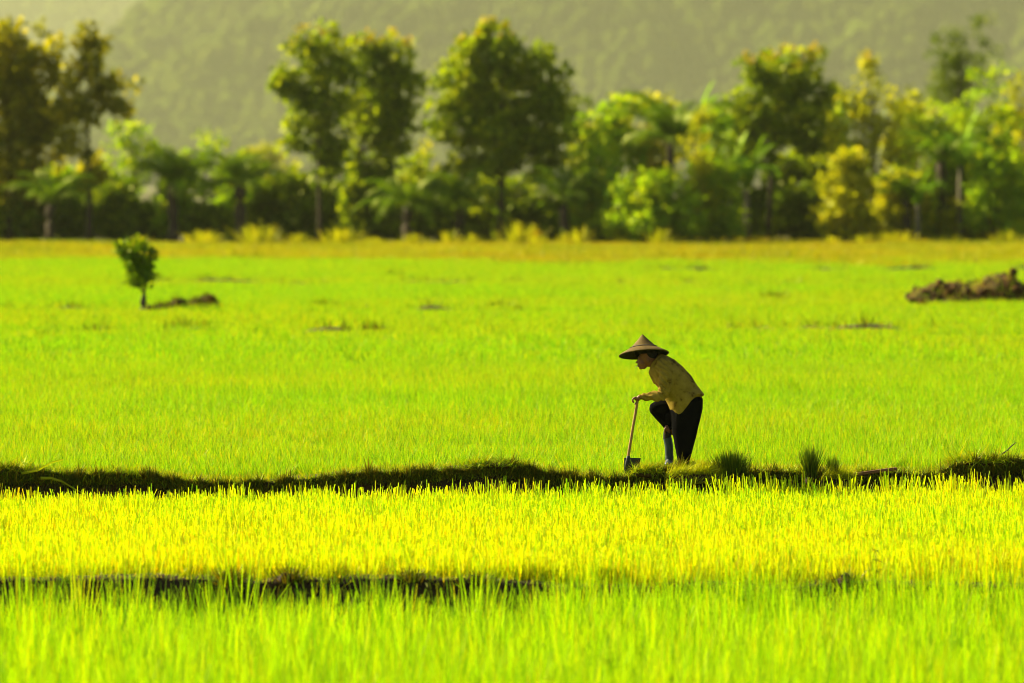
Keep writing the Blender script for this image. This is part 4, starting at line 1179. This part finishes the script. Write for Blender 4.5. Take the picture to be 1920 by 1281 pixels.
def plank():
    x0, y0, z0 = on_dike(1603, -0.14); x1, y1, z1 = on_dike(1686, -0.02)
    a = Vector((x0, y0, CAM_Z - (889 - HORIZON) / FPX * y0)); b = Vector((x1, y1, CAM_Z - (880.5 - HORIZON) / FPX * y1))
    bm = bmesh.new(); bmesh.ops.create_cube(bm, size=1)
    ln = (b - a).length
    bmesh.ops.scale(bm, vec=(ln, .05, .035), verts=bm.verts)
    bmesh.ops.subdivide_edges(bm, edges=[e for e in bm.edges if abs(e.verts[0].co.x - e.verts[1].co.x) > ln * .5], cuts=7)
    bmesh.ops.bevel(bm, geom=[e for e in bm.edges if e.is_manifold and e.calc_face_angle(0) > 1], offset=.005, segments=1, affect='EDGES')
    for v in bm.verts: v.co.z += .006 * math.sin(v.co.x * 6); v.co.y += .004 * math.sin(v.co.x * 9)
    me = bpy.data.meshes.new('plank'); bm.to_mesh(me); bm.free()
    o = link('plank', me, rough_mat('weathered_wood', [(.3, (.10, .045, .02)), (.7, (.24, .11, .045))], scale=5, stretch=(.6, 6, 6), bump=.4))
    dirv = (b - a)
    o.location = (a + b) / 2
    o.rotation_euler = (0, -math.atan2(dirv.z, math.hypot(dirv.x, dirv.y)), math.atan2(dirv.y, dirv.x))
    tag(o, 'reddish brown plank lying on the dike edge right of the seedlings', 'plank')
plank()

def stick():
    d = 65.6
    p = [W(1862, 866, d), W(1872, 857, d), W(1888, 846, d), W(1897, 837, d), W(1906, 830, d + .05)]
    o0 = p[0].copy()
    me = tubes_mesh('stick', [tube([q - o0 for q in p], [.011, .010, .008, .007, .004], 7), tube([p[2] - o0, p[2] - o0 + Vector((.03, 0, .005))], [.005, .002], 5)])
    o = link('stick', me, M['bark'], None, o0)
    tag(o, 'thin bare stick poking out of the dike grass at the right', 'stick')
stick()

# long fallen grass leaves across the dike's dark face
for k, (pp, lb) in enumerate([([(75, 897), (95, 897), (115, 903), (140, 918), (165, 931)], 'long pale grass leaf hanging over the dark dike face'), ([(40, 888), (70, 882), (95, 868), (118, 862)], 'straw stem lying on the grass above the dike face at the left')]):
    V = []
    for j, (a, b) in enumerate(pp):
        d = 63.35 + 0.02 * j
        w_ = .016 * (1 - .7 * j / len(pp))
        c = W(a, b, d)
        V += [c + Vector((0, 0, w_)), c + Vector((0, -.006, 0)), c - Vector((0, 0, w_))]
    c0 = V[0].copy()
    F = []
    for j in range(len(pp) - 1):
        F += [(j * 3, j * 3 + 1, j * 3 + 4, j * 3 + 3), (j * 3 + 1, j * 3 + 2, j * 3 + 5, j * 3 + 4)]
    me = mesh_np('fallen_leaf', np.array([tuple(v - c0) for v in V]), np.array(F), attrs={'rnd': np.full(len(V), .8), 't': np.full(len(V), .6)})
    o = link('fallen_leaf', me, M['dike_grass'], None, c0)
    tag(o, lb, 'grass leaf')

# mud clod, lump for a gap's shade, and weeds on the low front dike
def low_on(px, back=0.1):
    x = X(px, 52.0)
    return x, float(low_dike_y(np.array([x]))[0]) + back, float(low_dike_z(np.array([x]))[0])
for k, (px, r_, lb) in enumerate([(537, .08, 'dark mud clod standing up on the low front dike'),
                           (1585, .07, 'dark lump standing for the shade in a gap of the front rice at right')]):  # right-hand lump stands for the shade of a gap between the stalks
    x, y, z = low_on(px, -.02)
    o = link('clod_or_gap_shade', clod_mesh('clod_or_gap_shade', r_, 930 + k, M['mud']), None, None, (x, y, z + r_ * .1))
    o.scale = (1.1, 1, 1.1)
    tag(o, lb, 'mud clod')

for k, (px, nn, hh, lb) in enumerate([(430, 160, .16, 'ragged green weeds on the low front dike left of the standing clod'), (545, 120, .15, 'dark weeds growing around the standing clod on the low front dike'), (770, 110, .13, 'dark weeds on the middle of the low front dike'),
                                  (900, 90, .12, 'small weeds on the low front dike right of the middle'), (1585, 110, .16, 'dark weeds showing above the front rice at the right')]):
    x, y, z = low_on(px, .0)
    tuft_thing('dike_weed', lb, 'weeds', 960 + x / y * FPX, 0, y, z - .02, nn, hh, .012, M['weed'], 950 + k, spread=.07, lean=.6, nseg=2, tip=.3)

def broad_weed(label, px, py, seed):
    x, y, z = low_on(px, .12)
    root = empty('broadleaf_weed', (x, y, z)); tag(root, label, 'weed')
    r = np.random.default_rng(seed)
    link('stem', tubes_mesh('stem', [tube([(0, 0, -.02), (.01, 0, .15), (.0, 0, .30)], [.006, .005, .003], 6)]), M['weed'], root)
    lm = mesh_np('leaf', np.array([[0, 0, 0], [.04, -.013, .006], [.04, .013, .006], [.10, 0, -.012]]), np.array([[0, 1, 2], [1, 3, 2]]), attrs={'rnd': [.2] * 4})
    lm.materials.append(M['weed'])
    for lv, zz in enumerate((.12, .21, .30)):
        for j in range(5):
            o = link('leaf', lm, None, root); o.location = (0, 0, zz); o.rotation_euler = (0, r.uniform(-.3, .2), j * 1.257 + lv * .6); s = r.uniform(.8, 1.2); o.scale = (s, s, s)
broad_weed('thin weed with whorled dark leaves above the front rice at the right', 1645, 1060, 941)

# ------------------------------------------------------------------ the farmer
PM = PERSON_D / FPX
GX, GY = 1270.0, 876.0
P0 = W(GX, GY, PERSON_D)
P0.z = CAM_Z + (HORIZON - GY) * PM
def J(px, py, y=0.0):
    return Vector(((px - GX) * PM, y, (GY - py) * PM))

def loft(stations, n=20):
    """stations: (F, B, halfwidth, centre_y) - front and back of each section in profile"""
    V, F = [], []
    for (f, b, w, cy_) in stations:
        c = (f + b) / 2
        for k in range(n):
            a = 2 * math.pi * k / n
            V.append(c + (f - c) * math.cos(a) + Vector((0, w * math.sin(a) + cy_, 0)))
    m = len(stations)
    for i in range(m - 1):
        for k in range(n):
            k2 = (k + 1) % n
            F.append((i * n + k, i * n + k2, (i + 1) * n + k2, (i + 1) * n + k))
    return V, F, m, n

def capped(V, F, m, n):
    V = list(V); F = list(F)
    c0 = sum(V[:n], Vector()) / n; c1 = sum(V[(m - 1) * n:m * n], Vector()) / n
    V += [c0, c1]
    for k in range(n):
        k2 = (k + 1) % n
        F.append((len(V) - 2, k2, k)); F.append((len(V) - 1, (m - 1) * n + k, (m - 1) * n + k2))
    return V, F

def ell(c, r, rot=None, sub=3):
    bm = bmesh.new(); bmesh.ops.create_icosphere(bm, subdivisions=sub, radius=1)
    R = (rot or Euler((0, 0, 0))).to_matrix()
    V = [Vector(c) + R @ Vector((v.co.x * r[0], v.co.y * r[1], v.co.z * r[2])) for v in bm.verts]
    F = [tuple(v.index for v in f.verts) for f in bm.faces]; bm.free()
    return V, F

def limb(pts, rad, n=12, sub=4):
    """tapered limb with rounded ends, smoothly interpolated"""
    P, R = [], []
    for i in range(len(pts) - 1):
        for s in range(sub):
            u = s / sub
            p0 = pts[max(i - 1, 0)]; p1 = pts[i]; p2 = pts[i + 1]; p3 = pts[min(i + 2, len(pts) - 1)]
            P.append(0.5 * ((2 * p1) + (p2 - p0) * u + (2 * p0 - 5 * p1 + 4 * p2 - p3) * u * u + (3 * p1 - p0 - 3 * p2 + p3) * u ** 3))
            R.append(rad[i] * (1 - u) + rad[i + 1] * u)
    P.append(pts[-1]); R.append(rad[-1])
    v, f = tube(P, R, n)
    f = [q[:3] if q[2] == q[3] else q for q in f]
    V = list(v); F = list(f)
    for c, r in ((pts[0], rad[0]), (pts[-1], rad[-1])):
        ev, ef = ell(c, (r, r, r), sub=2)
        o = len(V); V += ev; F += [tuple(i + o for i in q) for q in ef]
    return V, F

def join(lst):
    V, F = [], []
    for v, f in lst:
        o = len(V); V += list(v); F += [tuple(i + o for i in q) for q in f]
    return V, F

def remeshed(name, lst, voxel, smooth=4, mat=None, wrinkle=None):
    V, F = join(lst)
    me = bpy.data.meshes.new(name + '_raw'); me.from_pydata([tuple(v) for v in V], [], F); me.update()
    o = bpy.data.objects.new(name + '_raw', me); COL.objects.link(o)
    md = o.modifiers.new('r', 'REMESH'); md.mode = 'VOXEL'; md.voxel_size = voxel; md.use_smooth_shade = True
    if smooth:
        s = o.modifiers.new('s', 'SMOOTH'); s.factor = 0.5; s.iterations = smooth
    dg_ = bpy.context.evaluated_depsgraph_get()
    out = bpy.data.meshes.new_from_object(o.evaluated_get(dg_))
    bpy.data.objects.remove(o)
    out.name = name
    if wrinkle:
        co = np.zeros(len(out.vertices) * 3); out.vertices.foreach_get('co', co); co = co.reshape(-1, 3)
        no = np.zeros(len(out.vertices) * 3); out.vertex_normals.foreach_get('vector', no); no = no.reshape(-1, 3)
        co += no * wrinkle(co)[:, None]
        out.vertices.foreach_set('co', co.astype(np.float32).ravel()); out.update()
    out.materials.clear()
    if mat: out.materials.append(mat)
    return out

# materials of the farmer
M['skin'] = rough_mat('skin', [(.3, (.16, .058, .024)), (.7, (.23, .09, .038))], scale=12, rough=.55, bump=.1, spec=.35)
M['shirt'] = rough_mat('faded_shirt', [(.36, (.08, .045, .006)), (.45, (.23, .155, .022)), (.7, (.33, .23, .035))], scale=7, rough=.95, bump=.5, bump_scale=30, spec=.05, bump_dist=.008)
M['trousers'] = rough_mat('black_trousers', [(.3, (.0025, .0025, .003)), (.7, (.005, .0045, .0045))], scale=6, rough=.95, bump=.4, bump_scale=14, spec=.02)
M['straw'] = rough_mat('palm_leaf_hat', [(.3, (.07, .042, .005)), (.7, (.155, .098, .011))], scale=10, rough=.8, bump=.4, bump_scale=60, stretch=(1, 1, 1), bump_dist=.004)
M['boot'] = rough_mat('rubber_boot', [(.3, (.010, .022, .028)), (.7, (.032, .060, .070))], scale=7, rough=.5, bump=.1, spec=.4)
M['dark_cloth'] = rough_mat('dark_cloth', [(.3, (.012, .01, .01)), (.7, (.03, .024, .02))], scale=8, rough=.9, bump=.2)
M['hair'] = rough_mat('dark_hair', [(.3, (.006, .005, .004)), (.7, (.02, .016, .012))], scale=30, rough=.6, bump=.4)

# body: one continuous surface
h0 = J(1213, 671)           # head centre
tilt = Euler((0, math.radians(-14), 0))
body = [
    ell(h0 + Vector((.012, 0, .012)), (.098, .076, .098), tilt),                          # skull
    ell(J(1205.5, 679), (.062, .058, .066), tilt),                                        # face
    ell(J(1207, 687), (.042, .045, .034), tilt, 2),                                       # jaw
    ell(J(1201.8, 690.6), (.022, .022, .016), None, 2),                                      # chin
    ell(J(1194.6, 679.2), (.021, .015, .013), Euler((0, math.radians(-20), 0)), 2), ell(J(1197.2, 675.5), (.014, .010, .026), Euler((0, math.radians(28), 0)), 2),   # nose
    ell(J(1196.9, 684.6), (.015, .022, .0075), None, 2), ell(J(1197.6, 687.2), (.014, .020, .0075), None, 2),      # lips
    ell(J(1198.2, 670.5), (.016, .045, .013), None, 2), ell(J(1205, 681, -.045), (.03, .02, .022), None, 2),                                     # brow
    ell(J(1215, 676, -.077), (.020, .010, .032), Euler((0, math.radians(-15), 0)), 2), ell(J(1215, 676, .077), (.020, .010, .032), Euler((0, math.radians(-15), 0)), 2),   # ears
    limb([J(1217, 680), J(1228, 680), J(1238, 683)], [.052, .056, .07]),                  # neck
    limb([J(1243, 688), J(1263, 706), J(1286, 740)], [.075, .09, .09]),                    # trunk
    limb([J(1244, 689, -.11), J(1244, 689, .11)], [.055, .055]),                          # shoulder girdle
    limb([J(1246, 689, -.14), J(1246, 735, -.2), J(1203, 743.5, -.17), J(1199, 744, -.165)], [.048, .040, .028, .029]),      # near arm
    limb([J(1242, 690, .16), J(1250, 745, .2), J(1251, 796, .09), J(1251, 800, .085)], [.055, .045, .030, .029]),           # far arm
    limb([J(1288, 755, -.06), J(1286, 812, -.065), J(1280, 868, -.06)], [.09, .06, .04]), # standing leg
    limb([J(1286, 757, .07), J(1231, 766, .11), J(1255, 800, .12), J(1262, 812, .125)], [.09, .05, .036, .034]),   # raised leg
]
# near hand closed over the end of the hoe handle
hc = J(1192.5, 748, -.155)
body.append(ell(J(1195.5, 746.5, -.16), (.040, .034, .024), Euler((0, math.radians(-22), 0)), 3))
for k in range(4):
    yy = -.192 + .021 * k
    ln = (.85, 1.0, .95, .8)[k]
    body.append(limb([J(1191, 744.5, yy), J(1186.5, 747, yy - .002), J(1185.2 + (1 - ln) * 4, 750.8, yy), J(1187 + (1 - ln) * 4, 754 - (1 - ln) * 4, yy + .004)], [.0115, .011, .0098, .0085], 8, 3))
body.append(limb([J(1198, 748, -.128), J(1195, 752.5, -.125), J(1191.5, 755.5, -.135), J(1190.5, 757.5, -.14)], [.014, .012, .0105, .009], 8, 3))
# far hand gripping the top of the boot
body.append(ell(J(1251, 805, .075), (.027, .036, .036), None, 3))
for k in range(4):
    yy = .045 + .019 * k
    body.append(limb([J(1248.5, 803.5, yy), J(1246.6, 807, yy), J(1247, 811, yy), J(1248.5, 813.5, yy)], [.0105, .0105, .0095, .008], 8, 3))
body.append(limb([J(1253.5, 804, .05), J(1255.2, 808, .04), J(1254.6, 812, .045)], [.012, .011, .009], 8, 3))
person = link('person', remeshed('person', body, .0055, 2, M['skin']), None, None, P0)
tag(person, 'person in conical hat, tan shirt and black trousers leaning on a hoe', 'person')

# shirt
S = [(J(1221, 684), J(1236, 663.5), .07, 0), (J(1216, 697), J(1249, 666), .155, 0), (J(1221, 707), J(1264, 674), .20, 0), (J(1230, 722), J(1281, 688), .21, 0),
     (J(1243, 740), J(1296, 706), .205, 0), (J(1251, 756), J(1308, 724), .20, 0), (J(1256, 770), J(1316, 734), .205, 0)]
v, f, m_, n_ = loft(S, 32)
torso = capped(v, f, m_, n_)
# the loose hem hangs open around the hips; its front corner hangs lowest
hem_v, hem_f = [], []
nr, nk = 7, 40
for i in range(nr):
    u = i / (nr - 1)
    for k in range(nk):
        a = 2 * math.pi * k / nk
        fr = J(1251, 756).lerp(J(1264, 783), u); bk = J(1308, 724).lerp(J(1321.5, 740.5), u)
        c = (fr + bk) / 2
        p = c + (fr - c) * math.cos(a) + Vector((0, (.198 + .022 * u) * math.sin(a), 0))
        side = max(0, 1 - abs(abs(math.atan2(math.sin(a), math.cos(a))) - 1.95) / 1.0)
        p.z += .085 * u * side * side * (3 - 2 * side)
        p += Vector((0, .008 * math.sin(5 * a + 1) * u, 0))
        hem_v.append(p)
for i in range(nr - 1):
    for k in range(nk):
        k2 = (k + 1) % nk
        hem_f.append((i * nk + k, i * nk + k2, (i + 1) * nk + k2, (i + 1) * nk + k))
for i in (0, nr - 1):
    c = sum(hem_v[i * nk:(i + 1) * nk], Vector()) / nk
    hem_v.append(c)
    for k in range(nk):
        k2 = (k + 1) % nk
        hem_f.append((len(hem_v) - 1, i * nk + k2, i * nk + k) if i == 0 else (len(hem_v) - 1, i * nk + k, i * nk + k2))
hem = (hem_v, hem_f)
sl_near = limb([J(1244, 683, -.14), J(1247, 700, -.19), J(1245.5, 722, -.205), J(1242, 738, -.2), J(1226, 742.5, -.19), J(1211, 743, -.178), J(1203.5, 743.5, -.17)], [.088, .080, .070, .064, .055, .043, .037], 16, 4)
sl_far = limb([J(1244, 684, .14), J(1248, 715, .19), J(1250, 748, .19), J(1251, 782, .12), J(1251, 792, .1)], [.085, .075, .06, .045, .04], 14, 4)
collar = limb([J(1220, 693, -.05), J(1224, 681, -.075), J(1236, 670, -.07), J(1241, 667, 0), J(1236, 670, .07), J(1224, 681, .075), J(1220, 693, .05)], [.016, .018, .018, .018, .018, .018, .016], 8, 3)
flap = limb([J(1217.5, 698, -.04), J(1221, 706, -.06), J(1228, 716, -.06)], [.016, .014, .02], 8, 3)
def wr(co):
    q = co.copy()
    arm = np.clip((-.13 - co[:, 1]) / .05, 0, 1) * np.clip((-.09 - co[:, 0]) / .04, 0, 1)
    folds = .010 * np.sin(co[:, 0] * 60 + co[:, 2] * 95 + 4 * fbm(q, .12, 2, 3)) * arm
    ridge = 1 - 2 * np.abs(fbm(q @ np.array([[.8, 0, .6], [0, 1, 0], [-.6, 0, .8]]) * np.array([.45, 1, 1.6]), .10, 2, 23))
    return .009 * fbm(q * np.array([1.3, 1, .6]), .11, 2, 21) + .003 * ridge + folds * .8
shirt = link('shirt', remeshed('shirt', [torso, hem, sl_near, sl_far, collar, flap], .0075, 3, M['shirt'], wr), None, person)

# trousers
T1, f1, m1, n1 = loft([(J(1254, 752), J(1309, 734), .16, 0), (J(1256, 768), J(1318, 748), .175, -.01), (J(1258, 784), J(1317.5, 766), .15, -.035), (J(1259, 798), J(1313.5, 786), .125, -.06), (J(1260.5, 813), J(1308, 808), .11, -.065),
                       (J(1265.5, 836), J(1301.5, 833), .095, -.065), (J(1270, 861), J(1294, 860), .08, -.06), (J(1271, 875), J(1289, 873.5), .072, -.06)], 28)
thigh = limb([J(1284, 762, .07), J(1256, 761, .09), J(1231, 767, .11)], [.130, .108, .084], 18, 5)
shank = limb([J(1231, 767, .11), J(1243, 783, .115), J(1255, 800, .12)], [.082, .074, .058], 18, 5)
gusset = limb([J(1274, 774, .02), J(1262, 782, .05), J(1253, 788, .09)], [.10, .085, .06], 14, 4)
def wrt(co):
    return .007 * fbm(co * np.array([1.4, 1, .5]), .13, 2, 61)
link('trousers', remeshed('trousers', [capped(T1, f1, m1, n1), thigh, shank, gusset], .0075, 3, M['trousers'], wrt), None, person)

# boot under the far hand, and the shoe of the standing foot
b1 = limb([J(1252, 822, .10), J(1254.5, 835, .10), J(1255.5, 850, .10), J(1256, 862, .10)], [.050, .050, .048, .052], 14, 4)
b2 = limb([J(1257, 868, .11), J(1254, 870.5, .04), J(1251.5, 872, -.05)], [.047, .045, .036], 12, 4)
boot = link('boot', remeshed('boot', [b1, b2], .006, 3, M['boot']), None, person)
link('boot_lining', remeshed('boot_lining', [limb([J(1251.5, 812, .10), J(1252, 823, .10)], [.044, .050], 14, 3)], .006, 2, M['dark_cloth']), None, boot)
link('shoe', remeshed('shoe', [limb([J(1281, 871, -.05), J(1272, 873, -.1), J(1264, 874, -.13)], [.045, .042, .03], 12, 4)], .006, 3, M['dark_cloth']), None, person)

# hair and the cloth under the hat
link('hair', remeshed('hair', [ell(h0 + Vector((.034, 0, .034)), (.088, .0785, .082), tilt), ell(J(1224, 669), (.03, .055, .035), None, 2)], .006, 2, M['hair']), None, person)

# conical hat
def lathe(profile, n=56):
    V, F = [], []
    for (r, z) in profile:
        for k in range(n):
            a = 2 * math.pi * k / n
            V.append((r * math.cos(a), r * math.sin(a), z))
    for i in range(len(profile) - 1):
        for k in range(n):
            k2 = (k + 1) % n
            F.append((i * n + k, i * n + k2, (i + 1) * n + k2, (i + 1) * n + k))
    return V, F
hp = [(.003, .232), (.010, .224), (.06, .170), (.12, .108), (.150, .078), (.158, .0735), (.20, .052), (.25, .026), (.283, .006), (.288, 0), (.285, -.006), (.277, -.003), (.24, .018), (.19, .044), (.15, .066), (.11, .100), (.05, .160), (.003, .208)]
v, f = lathe(hp)
me = bpy.data.meshes.new('hat'); me.from_pydata(v, [], f)
for p in me.polygons: p.use_smooth = True
me.update()
hat = link('hat', me, M['straw'], person, J(1207.5, 664.5))
hat.rotation_euler = Euler((math.radians(-13), math.radians(1.2), .4), 'XYZ')
v, f = lathe([(.146, .088), (.156, .0835), (.161, .0775), (.158, .0735), (.15, .078)])
me = bpy.data.meshes.new('stitch_ring'); me.from_pydata(v, [], f); me.update()
link('stitch_ring', me, M['bark'], hat)
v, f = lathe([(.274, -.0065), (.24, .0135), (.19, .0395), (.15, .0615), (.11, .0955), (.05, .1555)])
me = bpy.data.meshes.new('shade_lining'); me.from_pydata(v, [], f); me.update()
link('shade_lining', me, M['dark_cloth'], hat)  # dark inner skin paints the shade under the brim
v, f = lathe([(.105, .05), (.11, .0), (.112, -.012), (.106, -.012), (.10, 0.05)], 32)
me = bpy.data.meshes.new('head_band'); me.from_pydata(v, [], f); me.update()
link('head_band', me, M['dark_cloth'], hat)

# cigarette between the lips
c0 = P0 + J(1196.0, 686.0, -.005)
me = tubes_mesh('cigarette', [tube([(0, 0, 0), tuple(J(1191.5, 688.6, -.01) - J(1196.0, 686.0, -.005))], [.004, .0038], 8)])
o = link('cigarette', me, rough_mat('paper', [(.3, (.5, .45, .35)), (.7, (.65, .6, .5))], scale=8, bump=0), None, c0)
tag(o, 'thin cigarette in the mouth of the person', 'cigarette')

# ------------------------------------------------------------------ hoe
hoe_o = P0 + J(1176, 884, -.14)
hoe = empty('hoe', hoe_o)
tag(hoe, 'hoe with a wooden handle and dark steel blade standing under the hand of the person', 'hoe')
HB = J(1176, 884, -.14)
hpts = [J(1194.5, 752.5, -.155), J(1191.5, 772, -.15), J(1186.5, 800, -.148), J(1182.5, 825, -.145), J(1178.5, 850, -.143), J(1175.5, 868, -.142)]
hv = limb([p - HB for p in hpts], [.0165, .0165, .016, .016, .017, .018], 12, 4)
me = bpy.data.meshes.new('handle'); me.from_pydata([tuple(p) for p in hv[0]], [], hv[1])
for p in me.polygons: p.use_smooth = True
me.update()
link('handle', me, rough_mat('worn_handle_wood', [(.3, (.24, .12, .03)), (.7, (.42, .23, .06))], scale=6, stretch=(5, 5, .5), rough=.6, bump=.3, spec=.35), hoe)
M['steel'] = rough_mat('dark_steel', [(.3, (.008, .010, .011)), (.6, (.02, .023, .025)), (.8, (.045, .026, .014))], scale=9, rough=.55, bump=.3, spec=.4)
bm = bmesh.new()
nx, nz = 9, 9
grid = [[None] * nx for _ in range(nz)]
for a in range(nz):
    for b in range(nx):
        u, w_ = b / (nx - 1), a / (nz - 1)
        top = J(1170, 857.5).lerp(J(1201, 859), u); bot = J(1170, 887).lerp(J(1196, 886.5), u)
        p = top.lerp(bot, w_) - Vector((HB.x, 0, HB.z))
        p.y = .03 - .05 * math.sin(u * math.pi) * .4 + .10 * (u - .2) + .02 * w_ * w_
        grid[a][b] = bm.verts.new(p)
for a in range(nz - 1):
    for b in range(nx - 1):
        bm.faces.new((grid[a][b], grid[a + 1][b], grid[a + 1][b + 1], grid[a][b + 1]))
bmesh.ops.recalc_face_normals(bm, faces=bm.faces)
g = bmesh.ops.solidify(bm, geom=list(bm.faces), thickness=.006)
me = bpy.data.meshes.new('blade'); bm.to_mesh(me); bm.free()
blade = link('blade', me, M['steel'], hoe)
sv = limb([J(1178, 856, -.142) - HB, J(1175, 870, -.142) - HB, J(1173.5, 882, -.135) - HB], [.022, .023, .014], 12, 4)
me = bpy.data.meshes.new('socket'); me.from_pydata([tuple(p) for p in sv[0]], [], sv[1])
for p in me.polygons: p.use_smooth = True
me.update()
link('socket', me, M['steel'], blade)
